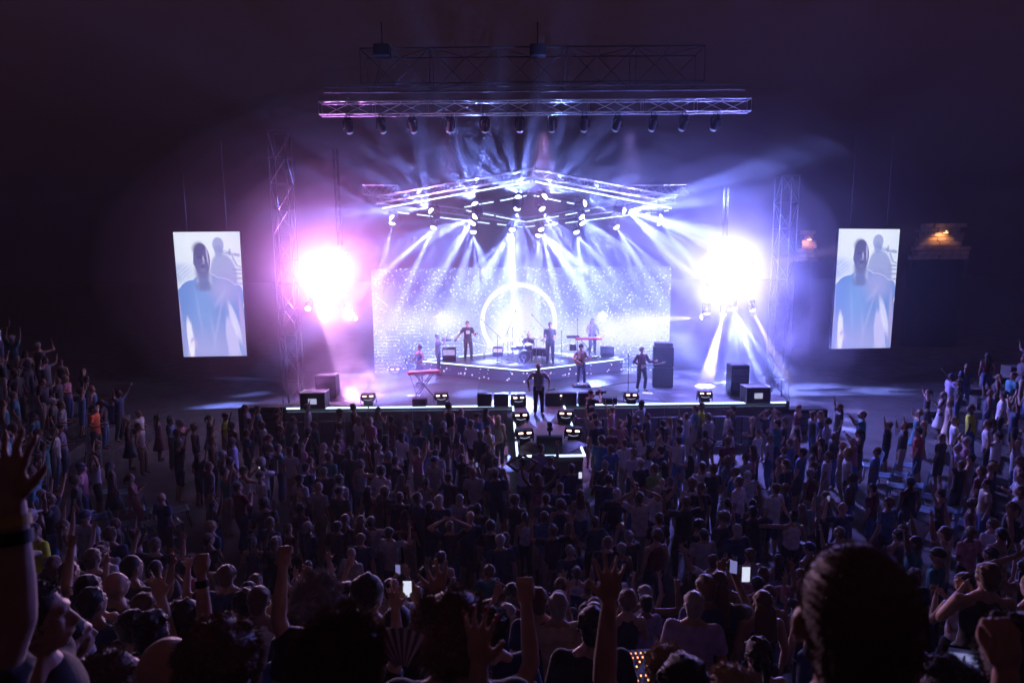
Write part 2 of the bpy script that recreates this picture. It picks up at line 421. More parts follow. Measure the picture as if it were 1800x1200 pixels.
up = Vector((0, 0, .0))
for a, b in ((RL, RF), (RF, RR)):
    n = Vector((b[1]-a[1], -(b[0]-a[0]), 0)).normalized()*.04
    ls(Vector((*a, RZ-.02))+n, Vector((*b, RZ-.02))+n, parent=riser)
for a, b in ((RL, RB), (RB, RR)):
    A, B = Vector((*a, RZ+.02)), Vector((*b, RZ+.02))
    for t0, t1 in ((.04, .28), (.34, .66), (.72, .96)): ls(A.lerp(B, t0), A.lerp(B, t1), .022, parent=riser)

# ------------------------------------------------------------------ LED wall, screens (what they show is drawn by nodes)
class NG:      # tiny helper for drawing soft shapes in a node tree
    def __init__(s, nt): s.nt = nt
    def val(s, x, y): s.x, s.y = x, y
    def m(s, op, a, b=0.0, c=None, clamp=False):
        n = nn(s.nt, 'ShaderNodeMath', operation=op); n.use_clamp = clamp
        for i, v in enumerate((a, b, c)):
            if v is None: continue
            if isinstance(v, (int, float)): n.inputs[i].default_value = v
            else: s.nt.links.new(v, n.inputs[i])
        return n.outputs[0]
    def ramp(s, v, a, b, lo=0, hi=1):
        n = nn(s.nt, 'ShaderNodeMapRange', interpolation_type='SMOOTHSTEP'); n.inputs[1].default_value = a; n.inputs[2].default_value = b
        n.inputs[3].default_value = lo; n.inputs[4].default_value = hi; s.nt.links.new(v, n.inputs[0]); return n.outputs[0]
    def ell(s, cx, cy, rx, ry, rot=0, soft=.08):
        c, sn = math.cos(rad(rot)), math.sin(rad(rot))
        dx, dy = s.m('SUBTRACT', s.x, cx), s.m('SUBTRACT', s.y, cy)
        u = s.m('MULTIPLY', s.m('ADD', s.m('MULTIPLY', dx, c), s.m('MULTIPLY', dy, sn)), 1/rx)
        v = s.m('MULTIPLY', s.m('SUBTRACT', s.m('MULTIPLY', dy, c), s.m('MULTIPLY', dx, sn)), 1/ry)
        d = s.m('SQRT', s.m('ADD', s.m('MULTIPLY', u, u), s.m('MULTIPLY', v, v)))
        return s.ramp(d, 1+soft, 1-soft)
    def box(s, cx, cy, hx, hy, rot=0, soft=.01):
        c, sn = math.cos(rad(rot)), math.sin(rad(rot))
        dx, dy = s.m('SUBTRACT', s.x, cx), s.m('SUBTRACT', s.y, cy)
        u = s.m('ABSOLUTE', s.m('ADD', s.m('MULTIPLY', dx, c), s.m('MULTIPLY', dy, sn)))
        v = s.m('ABSOLUTE', s.m('SUBTRACT', s.m('MULTIPLY', dy, c), s.m('MULTIPLY', dx, sn)))
        return s.m('MULTIPLY', s.ramp(u, hx+soft, hx-soft), s.ramp(v, hy+soft, hy-soft))
    def over(s, base, mask, col, k=1.0):
        n = nn(s.nt, 'ShaderNodeMix', data_type='RGBA'); n.clamp_factor = True
        if k != 1: mask = s.m('MULTIPLY', mask, k)
        s.nt.links.new(mask, n.inputs[0]) if not isinstance(mask, float) else None
        if isinstance(base, tuple): n.inputs[6].default_value = (*base, 1)
        else: s.nt.links.new(base, n.inputs[6])
        if isinstance(col, tuple): n.inputs[7].default_value = (*col, 1)
        else: s.nt.links.new(col, n.inputs[7])
        return n.outputs[2]
def screen_mat(name, strength):
    m = bpy.data.materials.new(name); m.use_nodes = True; nt = m.node_tree
    b = nt.nodes['Principled BSDF']; b.inputs['Base Color'].default_value = (.02, .02, .025, 1); b.inputs['Roughness'].default_value = .5
    b.inputs['Emission Strength'].default_value = strength
    g = NG(nt); uv = nn(nt, 'ShaderNodeUVMap'); sp = nn(nt, 'ShaderNodeSeparateXYZ'); nt.links.new(uv.outputs[0], sp.inputs[0])
    g.val(sp.outputs[0], sp.outputs[1]); g.uv = uv.outputs[0]; g.b = b
    return m, g
LW, LH = 15.8, 5.85
m, g = screen_mat('led_wall_picture', 1.0); nt = g.nt
def noise(sc, det=2, rough=.5, dist=0, off=(0, 0, 0), stretch=(1, 1, 1)):
    mp = nn(nt, 'ShaderNodeMapping'); mp.inputs['Scale'].default_value = stretch; mp.inputs['Location'].default_value = off
    nt.links.new(g.uv, mp.inputs[0]); n = nn(nt, 'ShaderNodeTexNoise'); n.inputs['Scale'].default_value = sc; n.inputs['Detail'].default_value = det
    n.inputs['Distortion'].default_value = dist; nt.links.new(mp.outputs[0], n.inputs['Vector']); return n.outputs[0]
def dots(sc, lo, hi, gate, chan=0):
    vo = nn(nt, 'ShaderNodeTexVoronoi'); vo.inputs['Scale'].default_value = sc; nt.links.new(g.uv, vo.inputs['Vector'])
    se = nn(nt, 'ShaderNodeSeparateColor'); nt.links.new(vo.outputs['Color'], se.inputs[0])
    return g.m('MULTIPLY', g.ramp(vo.outputs['Distance'], hi, lo), g.ramp(se.outputs[chan], gate, gate+.25)), se.outputs[1]
c = g.over((.04, .06, .36), g.ramp(noise(.35, 3), .35, .68), (.17, .25, .74))
# bright band across the middle and stacked bars
band = g.m('MULTIPLY', g.ramp(g.m('ABSOLUTE', g.m('SUBTRACT', g.y, 2.7)), 2.3, .5), g.ramp(noise(.7, 2, off=(3, 0, 0)), .3, .6))
c = g.over(c, band, (.36, .48, .98), .75)
col_id = g.m('FLOOR', g.m('MULTIPLY', g.x, 1.6))
wn = nn(nt, 'ShaderNodeTexWhiteNoise', noise_dimensions='1D'); nt.links.new(col_id, wn.inputs['W'])
hgt = g.m('ADD', g.m('MULTIPLY', wn.outputs['Value'], 2.6), 1.9)
inb = g.m('LESS_THAN', g.y, hgt)
lines = g.ramp(g.m('SINE', g.m('MULTIPLY', g.y, 2*PI/.17)), -.2, .6)
bars = g.m('MULTIPLY', g.m('MULTIPLY', inb, lines), g.ramp(noise(.9, 2, off=(0, 7, 0)), .42, .6))
bars = g.m('MULTIPLY', bars, g.ramp(g.m('ABSOLUTE', g.m('SUBTRACT', g.x, 7.8)), 1.8, 3.2))
c = g.over(c, bars, (.62, .74, 1.1), .85)
# central glow, smear to the right, ring
c = g.over(c, g.ell(7.7, 2.6, 3.6, 3.2, 0, .9), (.38, .50, 1.0), .7)
c = g.over(c, g.ell(7.6, 2.1, 2.2, 2.4, 20, .8), (.62, .76, 1.0), .7)
c = g.over(c, g.ell(7.2, 2.3, .9, 2.2, -28, .5), (1, 1, 1.05), .8)
c = g.over(c, g.ell(8.5, 1.9, .9, 1.6, 30, .6), (.95, 1, 1.05), .8)
c = g.over(c, g.ell(13.6, 2.4, 3.0, .85, 4, .75), (.95, .97, 1.05), .9)
c = g.over(c, g.ell(2.6, 3.0, 2.6, .6, -3, .9), (.75, .84, 1.05), .6)
c = g.over(c, g.ell(.3, 3.5, .9, 1.5, 0, .9), (.8, .88, 1.05), .6)
c = g.over(c, g.ell(3.7, 3.1, .9, .45, -8, .8), (.9, .95, 1.05), .6)
d1, r1 = dots(6.4, .14, .38, .02); d2, r2 = dots(10.0, .14, .42, .10, 2)
mask = g.ramp(noise(.55, 3, off=(9, 2, 0)), .28, .50)
c = g.over(c, g.m('MULTIPLY', d1, mask), (1.15, 1.25, 1.5), .95)
c = g.over(c, g.m('MULTIPLY', d2, g.ramp(noise(.8, 2, off=(1, 5, 0)), .32, .52)), (.95, 1.05, 1.4), .75)
d3, r3 = dots(6.5, .14, .4, .55, 1)
c = g.over(c, g.m('MULTIPLY', d3, g.ramp(noise(.6, 2, off=(4, 9, 0)), .45, .6)), (.05, .06, .35), .5)
rr = g.m('SQRT', g.m('ADD', g.m('POWER', g.m('SUBTRACT', g.x, 7.72), 2), g.m('POWER', g.m('SUBTRACT', g.y, 3.0), 2)))
ringd = g.m('ABSOLUTE', g.m('SUBTRACT', rr, 1.93))
wob = g.m('MULTIPLY', noise(5, 2), .07)
c = g.over(c, g.ramp(g.m('SUBTRACT', ringd, wob), .28, 0), (.7, .8, 1.05), .6)
c = g.over(c, g.ramp(g.m('SUBTRACT', ringd, wob), .10, .02), (1.5, 1.6, 1.7), 1.0)
for cx in (3.56, 12.2):     # little shirt shaped emblems
    c = g.over(c, g.box(cx, 3.18, .16, .2), (1.4, 1.4, 1.4)); c = g.over(c, g.box(cx, 3.3, .24, .08), (1.4, 1.4, 1.4)); c = g.over(c, g.box(cx, 3.44, .07, .05), (1.4, 1.4, 1.4))
for (x0, y0, x1, y1) in ((3.1, 1.5, 4.7, 2.55), (5.2, 1.9, 7.0, 1.45), (11.3, 2.7, 12.9, 2.1), (9.0, 1.5, 10.6, 1.85), (.2, 4.4, .8, 3.9)):
    a = math.degrees(math.atan2(y1-y0, x1-x0)); c = g.over(c, g.box((x0+x1)/2, (y0+y1)/2, math.dist((x0, y0), (x1, y1))/2, .02, a, .02), (1.3, 1.35, 1.5), .8)
nt.links.new(c, g.b.inputs['Emission Color'])
LEDM = m; LEDM.node_tree.nodes['Principled BSDF'].inputs['Emission Strength'].default_value = .98
wall = quad_uv('led_wall', T(-8.1, 10.6, .26), T(7.7, 10.6, .26), T(7.7, 10.6, .26+LH), T(-8.1, 10.6, .26+LH), LW, LH, LEDM, th=.12)
tag(wall, 'wide video wall behind the band showing blue sparkles and a white ring', 'video wall')

def imag(name, seedflip, label, a, b, c_, d, strength):
    m, g = screen_mat(name, strength)
    # picture space: x 0..1, y 0..1.85 (up)
    col = g.over((.50, .62, .92), g.ell(.45, 1.75, .75, .9, 0, .8), (.90, .97, 1.1))
    col = g.over(col, g.ell(.95, 1.0, .35, .4, 0, .8), (.80, .86, 1.1), .7)
    col = g.over(col, g.ell(.02, 1.25, .22, .13, 15, .5), (.42, .52, .88), .7)
    for i in range(5): col = g.over(col, g.box(.1+.03*i, 1.33-.035*i, .12, .008, 38, .012), (.95, 1, 1.15), .5)
    # drummer shadow and his mic stand behind
    gh = (.30, .36, .72)
    col = g.over(col, g.ell(.66, 1.66, .085, .11, 0, .12), gh, .85); col = g.over(col, g.ell(.66, 1.57, .06, .09, 0, .2), gh, .85)
    col = g.over(col, g.ell(.72, 1.22, .20, .32, 8, .12), gh, .85); col = g.over(col, g.ell(.70, .95, .24, .3, 0, .12), gh, .8)
    for (x0, y0, x1, y1, w) in ((.66, 1.58, .98, 1.5, .022), (.86, 1.5, .93, 1.35, .012), (.93, 1.35, 1.0, 1.33, .01), (.86, 1.3, 1.0, 1.29, .014), (.85, 1.24, 1.0, 1.235, .012), (.84, 1.17, 1.0, 1.165, .014), (.85, 1.09, 1.0, 1.085, .012), (.83, 1.6, .83, 1.5, .014)):
        aa = math.degrees(math.atan2(y1-y0, x1-x0)); col = g.over(col, g.box((x0+x1)/2, (y0+y1)/2, math.dist((x0, y0), (x1, y1))/2, w, aa, .012), (.26, .31, .62), .8)
    for px_, py_ in ((.76, 1.56), (.87, 1.54)): col = g.over(col, g.ell(px_, py_, .03, .012, -10, .3), (.75, .82, 1.1), .8)
    rim = (.95, .95, 1.2)
    tee = (.17, .31, .76)
    # rims first, then the body slightly smaller
    body = ((.20, .99, .19, .15, 24), (.70, .99, .24, .17, -26), (.45, .92, .40, .27, 0), (.44, 1.10, .20, .14, 0), (.44, .58, .28, .60, 0), (.07, .74, .11, .30, 4), (.86, .78, .13, .30, -14), (.45, .15, .27, .4, 0), (.02, .4, .08, .5, 0), (.95, .4, .09, .5, 4))
    for (x, y, rx, ry, r) in body: col = g.over(col, g.ell(x, y, rx+.013, ry+.013, r, .04), rim, .85)
    for (x, y, rx, ry, r) in body: col = g.over(col, g.ell(x, y, rx, ry, r, .05), tee)
    col = g.over(col, g.ell(.40, .0, .6, .45, 0, .9), (.46, .46, .90), .85)
    col = g.over(col, g.ell(.68, 1.0, .22, .2, 0, .9), (.46, .45, .86), .8)
    col = g.over(col, g.ell(.36, .75, .16, .35, 4, .9), (.24, .42, .88), .7)
    for (x, y, rx, ry, r, k) in ((.58, .5, .02, .35, -14, .4), (.50, .35, .02, .25, 8, .3), (.30, .6, .02, .3, 6, .25), (.62, .85, .03, .14, -35, .4)): col = g.over(col, g.ell(x, y, rx, ry, r, .9), (.55, .58, 1.0), k)
    # gaps between arms and trunk, forearms
    col = g.over(col, g.ell(.13, .26, .045, .32, 3, .25), (.92, .90, 1.15)); col = g.over(col, g.ell(.79, .26, .09, .34, 6, .25), (.62, .60, 1.02))
    col = g.over(col, g.ell(.85, .5, .05, .30, 16, .4), (.85, .84, 1.15), .8)
    col = g.over(col, g.ell(.965, .45, .035, .45, 4, .3), (.44, .40, .80)); col = g.over(col, g.ell(.005, .45, .035, .5, 2, .3), (.36, .38, .78))
    col = g.over(col, g.ell(.19, .2, .05, .09, 20, .3), (.50, .46, .86)); col = g.over(col, g.ell(.15, .13, .035, .12, -12, .4), (1, .96, 1.15), .8)
    # neck and head tilted back
    sk = (.13, .14, .36)
    col = g.over(col, g.box(.41, 1.19, .108, .16, 2, .03), rim, .7); col = g.over(col, g.box(.403, 1.18, .096, .18, 2, .05), (.19, .24, .55))
    col = g.over(col, g.ell(.40, 1.06, .13, .07, 0, .25), (.17, .22, .52), .6)
    col = g.over(col, g.ell(.285, 1.41, .022, .055, 0, .2), (.34, .32, .62)); col = g.over(col, g.ell(.515, 1.41, .022, .055, 0, .2), (.75, .72, 1.05))
    col = g.over(col, g.ell(.405, 1.46, .132, .235, 2, .05), rim, .9); col = g.over(col, g.ell(.397, 1.45, .125, .24, 2, .05), sk); col = g.over(col, g.ell(.40, 1.27, .1, .1, 0, .5), (.17, .19, .43), .8)
    col = g.over(col, g.ell(.36, 1.6, .09, .1, 0, .4), (.10, .11, .27), .85)
    col = g.over(col, g.ell(.36, 1.48, .035, .014, 8, .4), (.07, .08, .2)); col = g.over(col, g.ell(.455, 1.47, .03, .014, -8, .4), (.09, .09, .22))
    col = g.over(col, g.ell(.425, 1.45, .014, .05, 4, .5), (.62, .58, .92), .8); col = g.over(col, g.ell(.42, 1.395, .03, .012, 0, .4), (.45, .42, .75), .7)
    col = g.over(col, g.ell(.405, 1.345, .032, .013, 0, .5), (.06, .06, .16), .7); col = g.over(col, g.ell(.41, 1.29, .035, .02, 0, .8), (.26, .26, .52), .5)
    col = g.over(col, g.ell(.485, 1.5, .012, .13, 4, .6), (.8, .75, 1.1), .7)
    # LED pixel rows
    px = g.m('MULTIPLY', g.ramp(g.m('SINE', g.m('MULTIPLY', g.y, 2*PI*75)), -1, 1, .9, 1.0), g.ramp(g.m('SINE', g.m('MULTIPLY', g.x, 2*PI*75)), -1, 1, .93, 1.0))
    n = nn(g.nt, 'ShaderNodeVectorMath', operation='SCALE'); g.nt.links.new(col, n.inputs[0]); g.nt.links.new(px, n.inputs['Scale'])
    g.nt.links.new(n.outputs[0], g.b.inputs['Emission Color'])
    root = empty('video_screen', (0, 0, 0)); tag(root, label, 'screen', 'side screens showing the singer')
    a, b, c_, d = map(Vector, (a, b, c_, d))
    quad_uv('screen_face', a, b, c_, d, 1, 1.85, m, root, th=.12)
    # cabinet frame behind, hanging bars above
    nrm = (b-a).cross(d-a).normalized()*-1
    fr = MB(); k = .03
    for p, q in ((a, b), (b, c_), (c_, d), (d, a)): fr.tube(p+nrm*.16, q+nrm*.16, .045)
    fr.obj('frame', blk, root)
    top = MB()
    for t in (.2, .8):
        p = d.lerp(c_, t)+nrm*.1; top.tube(p, p+Vector((0, 0, 4.2)), .012)
    top.obj('hanging_cable', steel, root)
    return root
imag('left_screen_picture', 0, 'tall video screen left of the stage, showing a singer with head tilted back',
     atY(323, 627, 31), atY(434, 625, 31), atY(421, 407, 31), atY(304, 408, 31), 1.0)
imag('right_screen_picture', 0, 'tall video screen right of the stage beside the lit ruins, showing the singer',
     atY(1461, 613, 31), atY(1565, 611, 31), atY(1582, 403, 31), atY(1475, 402, 31), 1.0)
for nme in ('left_screen_picture', 'right_screen_picture'): nosample(bpy.data.materials[nme])

# ------------------------------------------------------------------ trusses
def truss(name, a, b, w, label, cat, group=None, bay=None, mat=alu, parts=True, up=Vector((0, 0, 1)), parent=None, r=.026, rb=.013):
    a, b = Vector(a), Vector(b); L = (b-a).length; d = (b-a)/L
    side = d.cross(up).normalized(); u2 = side.cross(d).normalized()
    root = parent or empty(name, a)
    if not parent: tag(root, label, cat, group)
    off = Vector((0, 0, 0)) if parent else a
    bay = bay or w; n = max(1, round(L/bay)); bl = L/n
    corners = [(s1*w/2, s2*w/2) for s1, s2 in ((-1, -1), (1, -1), (1, 1), (-1, 1))]
    def P(i, t): return a-off+side*corners[i % 4][0]+u2*corners[i % 4][1]+d*t
    for i in range(4):
        MB().tube(P(i, 0), P(i, L), r).obj('chord', mat, root)
    stuff = MB(); share = {}
    for k in range(n+1):
        for i in range(4):
            segs = [(P(i, k*bl), P(i+1, k*bl), 'brace')] if (i % 2 == 0 or k % 2 == 0) else []
            if k < n:
                segs.append((P(i, k*bl), P(i+1, (k+1)*bl), 'brace') if (k+i) % 2 == 0 else (P(i+1, k*bl), P(i, (k+1)*bl), 'brace'))
            for p, q, nm in segs:
                if parts:
                    v = q-p; key = tuple(round(c, 2) for c in v)
                    if key not in share: share[key] = MB().tube((0, 0, 0), v, rb, n=6).mesh('brace', mat)
                    link('brace', share[key], root, p)
                else: stuff.tube(p, q, rb, n=5)
    if not parts: stuff.obj('brace', mat, root)['kind'] = 'stuff'
    return root
TA, TB = atY(563, 188, 26), atY(1317, 190, 26)
TB.z = TA.z = (TA.z+TB.z)/2
truss('lighting_truss', TA, TB, .46, 'long silver box truss hanging in front of and high above the stage', 'truss', bay=1.04)
# cable bundle and the dark roof truss behind
mb = MB(); mb.tube(TA+Vector((0, .6, .75)), TB+Vector((0, .6, .75)), .03); mb.tube(TA+Vector((0, .6, .95)), TB+Vector((0, .6, .95)), .02)
tag(mb.obj('power_cable', steel), 'pair of thin horizontal cables running just above the front truss', 'cable')
RA, RB_ = atY(640, 122, 33), atY(1230, 122, 33)
RA.z = RB_.z = (RA.z+RB_.z)/2
truss('roof_truss', RA, RB_, 1.6, 'deep dark roof truss faintly visible above the silver truss', 'truss', bay=1.6, mat=darktruss, parts=False, r=.035, rb=.02)
for px in (672, 945):
    p = atY(px, 90, 30); mb = MB(); mb.bevbox(p, (.7, .5, .5), .04)
    mb.tube(p+Vector((0, 0, .2)), p+Vector((0, 0, 1.2)), .03); mb.tube(p-Vector((0, 0, .2)), p-Vector((0, 3.2, 3.0)), .012)
    tag(mb.obj('chain_hoist', darktruss), 'dark chain hoist hanging at the top %s of the rig' % ('left' if px < 800 else 'centre'), 'hoist')

# overhead diamond
DN, DL, DR, DF = atY(935, 316, 28), atY(664, 362, 31), atY(1186, 362, 31), atY(920, 398, 34)
dia = empty('diamond_truss', (0, 0, 0)); tag(dia, 'tilted diamond truss over the band edged with bright LED lines', 'truss')
upv = Vector((0, -.3, 1)).normalized()
for p, q in ((DL, DN), (DN, DR), (DR, DF), (DF, DL)):
    truss('t', p+Vector((0, 0, .28)), q+Vector((0, 0, .28)), .3, '', '', parent=dia, parts=False, bay=.45, r=.02, rb=.01)
def dls(a, b, r=.035): ls(a, b, r, 'led_line', strip, dia)
dls(atY(673, 366, 30.9), atY(930, 319.5, 28.05)); dls(atY(941, 319.5, 28.05), atY(1180, 366, 30.9))
def seglines(pts):
    for (x0, y0, x1, y1, Y0, Y1) in pts: dls(atY(x0, y0, Y0), atY(x1, y1, Y1), .028)
seglines([(699, 373, 719, 376, 31.2, 31.5), (733, 377, 828, 389, 31.7, 32.9), (839, 390, 860, 393, 33, 33.3), (874, 394, 895, 396.5, 33.4, 33.7), (908, 398, 918, 399, 33.9, 34),
          (924, 399, 945, 396.5, 34, 33.7), (957, 396, 981, 393, 33.5, 33.3), (994, 392, 1017, 389, 33.1, 32.9), (1027, 388, 1122, 376, 32.8, 31.7), (1135, 375, 1154, 373, 31.5, 31.3), (1168, 371, 1175, 370, 31.2, 31.1)])
# inner diamond
inn = empty('inner_diamond_frame', (0, 0, 0)); tag(inn, 'smaller diamond of dashed LED lines inside the big overhead diamond', 'light frame')
IN, IL, IR, IF = atY(930, 342, 29), atY(817, 364, 31), atY(1036, 362, 31), atY(926, 390, 33)
for p, q in ((IL, IN), (IN, IR), (IR, IF), (IF, IL)):
    MB().tube(p+Vector((0, 0, .09)), q+Vector((0, 0, .09)), .035).obj('frame_bar', blk, inn)
for (x0, y0, x1, y1, Y0, Y1) in ((817, 364, 830, 362, 31, 30.7), (838, 360, 867, 355, 30.6, 30), (880, 353, 925, 344, 29.7, 29.1), (939, 344, 950, 346, 29.1, 29.3), (962, 349, 985, 354, 29.5, 29.9), (997, 356, 1022, 361, 30.1, 30.7), (1029, 371, 1036, 370, 31.2, 31),
        (994, 378, 1015, 374, 31.7, 31.3), (926, 390, 982, 380, 33, 32), (872, 380, 923, 390, 31.9, 33), (843, 374, 868, 379, 31.3, 31.8), (820, 370, 828, 372, 31, 31.2)):
    ls(atY(x0, y0, Y0), atY(x1, y1, Y1), .026, 'led_line', strip, inn)
# black scenery trusses / side wings of the LED header
for px0, px1 in ((640, 700), (1095, 1210)):
    truss('header_truss', atY(px0, 334, 32), atY(px1, 334, 32), .45, 'faint grey header truss %s of the glowing diamond' % ('left' if px0 < 900 else 'right'), 'truss', parts=False, r=.02, rb=.012)

BLUE = (.20, .27, 1.0); LIL = (.55, .45, 1.0)
# (px, py, screen angle of the fan, cone, power)
FAN = [(687, 381, 140, 62, 1.0), (689, 394, -98, 44, .9), (756, 369, 138, 105, 1.5), (761, 402, -112, 58, 1.3), (834, 356, 112, 110, 1.3), (833, 382, -140, 70, 1.0),
       (830, 394, -125, 46, .8), (832, 410, -88, 52, 1.2), (911, 344, 92, 150, 2.0), (909, 369, -92, 60, .9), (900, 406, -98, 74, 1.5), (897, 415, -90, 30, .8),
       (954, 369, -62, 52, .9), (959, 344, 40, 90, 1.2), (952, 405, -70, 74, 1.4), (946, 416, -100, 40, .9), (1030, 357, 15, 100, 1.2), (1024, 383, -50, 62, 1.0),
       (1025, 394, -58, 44, .8), (1014, 410, -74, 56, 1.2), (1099, 371, -12, 90, 1.1), (1085, 401, -58, 52, 1.3), (1163, 382, 0, 50, .9), (1161, 393, -38, 50, .9)]
def where(px, n=0):
    return ('far left' if px < 700 else 'left' if px < 800 else 'centre left' if px < 880 else 'centre' if px < 975 else 'centre right' if px < 1060 else 'right' if px < 1120 else 'far right')
KW = 105000
used = {}
for i, (x, y, a, sp, pw) in enumerate(FAN):
    Yd = 28+(y-330)/80*5
    Yd = max(28.2, min(33.4, Yd))
    upw = -10 < a < 170
    d = Vector((math.cos(rad(a)), -.38, math.sin(rad(a))))
    lab = '%s light on the overhead diamond, %s, %s fan pointing %s, %s tier' % ('glaring' if pw >= 1.5 else 'bright' if pw > .95 else 'weaker', where(x), 'broad' if sp > 70 else 'medium' if sp > 50 else 'tight', 'up' if upw else 'down', 'top' if y < 362 else 'upper middle' if y < 384 else 'lower middle' if y < 400 else 'lowest')
    p = atY(x, y, Yd)
    moving_head(p+Vector((0, 0, .39))-d.normalized()*.30, d, lab, 'beam lights on the overhead diamond', KW*pw*((.08 if i == 8 else .16) if upw else .78)*(sp/60), BLUE, sp+8, gobo=(4.2 if sp > 70 else 5.2, .05, .26, .004), sc=1.3, soft=.05, seed=i+1)

# heads under the front truss; thin tight beams
FT = [(612, 224, -80, 0), (670, 227, -70, 0), (725, 225, -75, 0), (791, 228, -100, .5), (852, 226, -92, .25), (914, 228, -90, .9), (970, 226, -88, 0), (1027, 233, -92, .5), (1085, 226, -112, .8), (1148, 229, -105, .6), (1202, 231, -113, .9), (1257, 233, -108, .5)]
ordn = ['first', 'second', 'third', 'fourth', 'fifth', 'sixth', 'seventh', 'eighth', 'ninth', 'tenth', 'eleventh', 'twelfth', 'thirteenth', 'fourteenth', 'fifteenth', 'sixteenth', 'seventeenth', 'eighteenth', 'nineteenth', 'twentieth']
for i, (x, y, a, pw) in enumerate(FT):
    d = Vector((math.cos(rad(a)), .45, math.sin(rad(a))))
    p = atY(x, y-7, 26); p.z = TA.z-.33
    moving_head(p, d, 'unlit looking black moving light under the silver front truss, %s from the left' % ordn[i] if not pw else 'black moving light with a thin blue beam under the silver truss, %s from the left' % ordn[i],
                'moving lights under the front truss', 2600*pw, (.30, .36, 1), 9, lit=False, sc=1.15, soft=.08, blend=.6)
# front wash from the truss: lilac key on singer and deck
spot(TA.lerp(TB, .52)+Vector((0, -.1, -.6)), T(0, -1.0, 1.3)-TA.lerp(TB, .52), 9000, (.75, .36, .95), 34, .8, .2)
spot(TA.lerp(TB, .30)+Vector((0, -.1, -.6)), T(-3.5, 2.5, 1.3)-TA.lerp(TB, .30), 6000, (.62, .32, 1), 40, .8, .2)
spot(TA.lerp(TB, .72)+Vector((0, -.1, -.6)), T(4.5, 3, 1.3)-TA.lerp(TB, .72), 5500, (.40, .30, 1), 40, .8, .2)

# ------------------------------------------------------------------ side towers, speaker hangs, blinders
for (px, y0, y1, side, Y) in ((508, 232, 702, 'left', 29), (1372, 310, 700, 'right', 29)):
    b = atY(px, y1, Y); t = atY(px-(8 if px < 900 else -5), y0, Y)
    b.z = 0; t.x = b.x = (b.x+t.x)/2; t.y = b.y
    r = truss('lattice_tower', b, t, .75, 'tall lattice tower of silver tubes at the %s end of the stage' % side, 'tower', bay=1.1, up=Vector((0, 1, 0)), r=.03, rb=.016, mat=M('tower_tube', (.07, .07, .085), .35, .8))
for (px, y0, y1, side) in ((597, 262, 432, 'left'), (1273, 330, 440, 'right')):
    a, b = atY(px, y1, 27.6), atY(px-(2 if px < 900 else -1), y0, 27.6); b.x = a.x
    truss('ladder_truss', a, b, .16, 'narrow hanging ladder truss above the %s blinding light' % side, 'truss', bay=.3, up=Vector((0, 1, 0)), parts=False, r=.012, rb=.007, mat=steel)
def side_light_rig(px, py, side, colr, pw):
    p = atY(px, py, 28)
    t = empty('blinder_rack', p); tag(t, 'rack of blinding white flood lamps hanging on the %s of the stage' % side, 'blinder')
    MB().tube((0, .24, 0), (0, .04, 0), .70, .74, n=10).obj('housing', blk, t)
    fr = MB()
    for s in (-1, 1): fr.tube((s*.8, .1, -.8), (s*.8, .1, .9), .025)
    fr.tube((-.8, .1, .9), (.8, .1, .9), .025); fr.tube((-.8, .1, -.8), (.8, .1, -.8), .025); fr.obj('frame', steel, t)
    me = MB().ell((0, 0, 0), (.14, .06, .14), nu=14, nv=8).mesh('lamp', M('blinder_glow', (.5, .5, .5), emit=(1, .93, 1), es=60))
    nosample(MATS['blinder_glow'])
    for i in range(12):
        R_, a_ = (.52, 2*PI*i/8) if i < 8 else (.2, 2*PI*i/4+.4)
        link('lamp', me, t, (R_*math.cos(a_), .0, R_*math.sin(a_)))
    ld = bpy.data.lights.new('blinder_lamp', 'POINT'); ld.energy = pw*.8; ld.color = colr; ld.shadow_soft_size = .35
    o = bpy.data.objects.new('blinder_lamp', ld); COL.objects.link(o); o.location = p+Vector((0, -.45, 0))
    return p
pL = side_light_rig(578, 480, 'left', (.70, .24, .88), 8200)
pR = side_light_rig(1278, 472, 'right', (.22, .20, 1.0), 13500)
# added spots imitating lens star streaks round the racks; right has real shafts
for p, col, s, e in ((pL, (.85, .32, .9), 3, 17000), (pR, (.34, .32, 1), 9, 27000)):
    for k, dz in enumerate((1, -1)): spot(p+Vector((0, -.75, 0)), (0, -.35, dz), e*(1 if dz > 0 else .5), col, 172, .2, .04, gobo=(6.0 if s == 3 else 4.4, .02, .17, 0.0), seed=s+k)
# small side heads
def sh(px, py, Y, a, cone, pw, lab, col=BLUE, gobo=None, sc=1, fwd=-.3, grp='small lights on the side towers', blend=.35, soft=.05, fstr=None):
    p = atY(px, py, Y); d = Vector((math.cos(rad(a)), fwd, math.sin(rad(a)))) if fwd is not None else (Vector((0, 2, 5.9))-p).normalized()
    moving_head(p+Vector((0, 0, .3*sc))-d.normalized()*.2*sc, d, lab, grp, pw, col, cone, gobo=gobo, sc=sc, seed=px % 17, soft=soft, blend=blend)
sh(541, 543, 28, -80, 20, 300, 'hazy round lamp on the left tower, leftmost of the row under the blinder', (.8, .6, 1), fwd=-1.5)
sh(568, 544, 28, -80, 30, 7000, 'larger round lamp facing the crowd, second under the left blinder', (.9, .5, .85), fwd=None, sc=1.25)
sh(583, 553, 28, -80, 16, 200, 'tiny white lamp between two larger ones under the left blinder', (.8, .6, 1), fwd=-1.6, sc=.7)
sh(612, 552, 28, -80, 30, 7000, 'larger round lamp facing the crowd, rightmost big one under the left blinder', (.9, .5, .85), fwd=None, sc=1.25)
sh(626, 560, 28, -18, 9, 1500, 'small lamp throwing a thin pale ray toward the video wall, left side', (.9, .65, .9), sc=.7)
sh(536, 468, 28.5, -58, 15, 70000, 'tiny lamp left of the left blinder throwing a mauve beam at the puff of smoke', (.85, .42, .95), sc=.6, fwd=-.6)
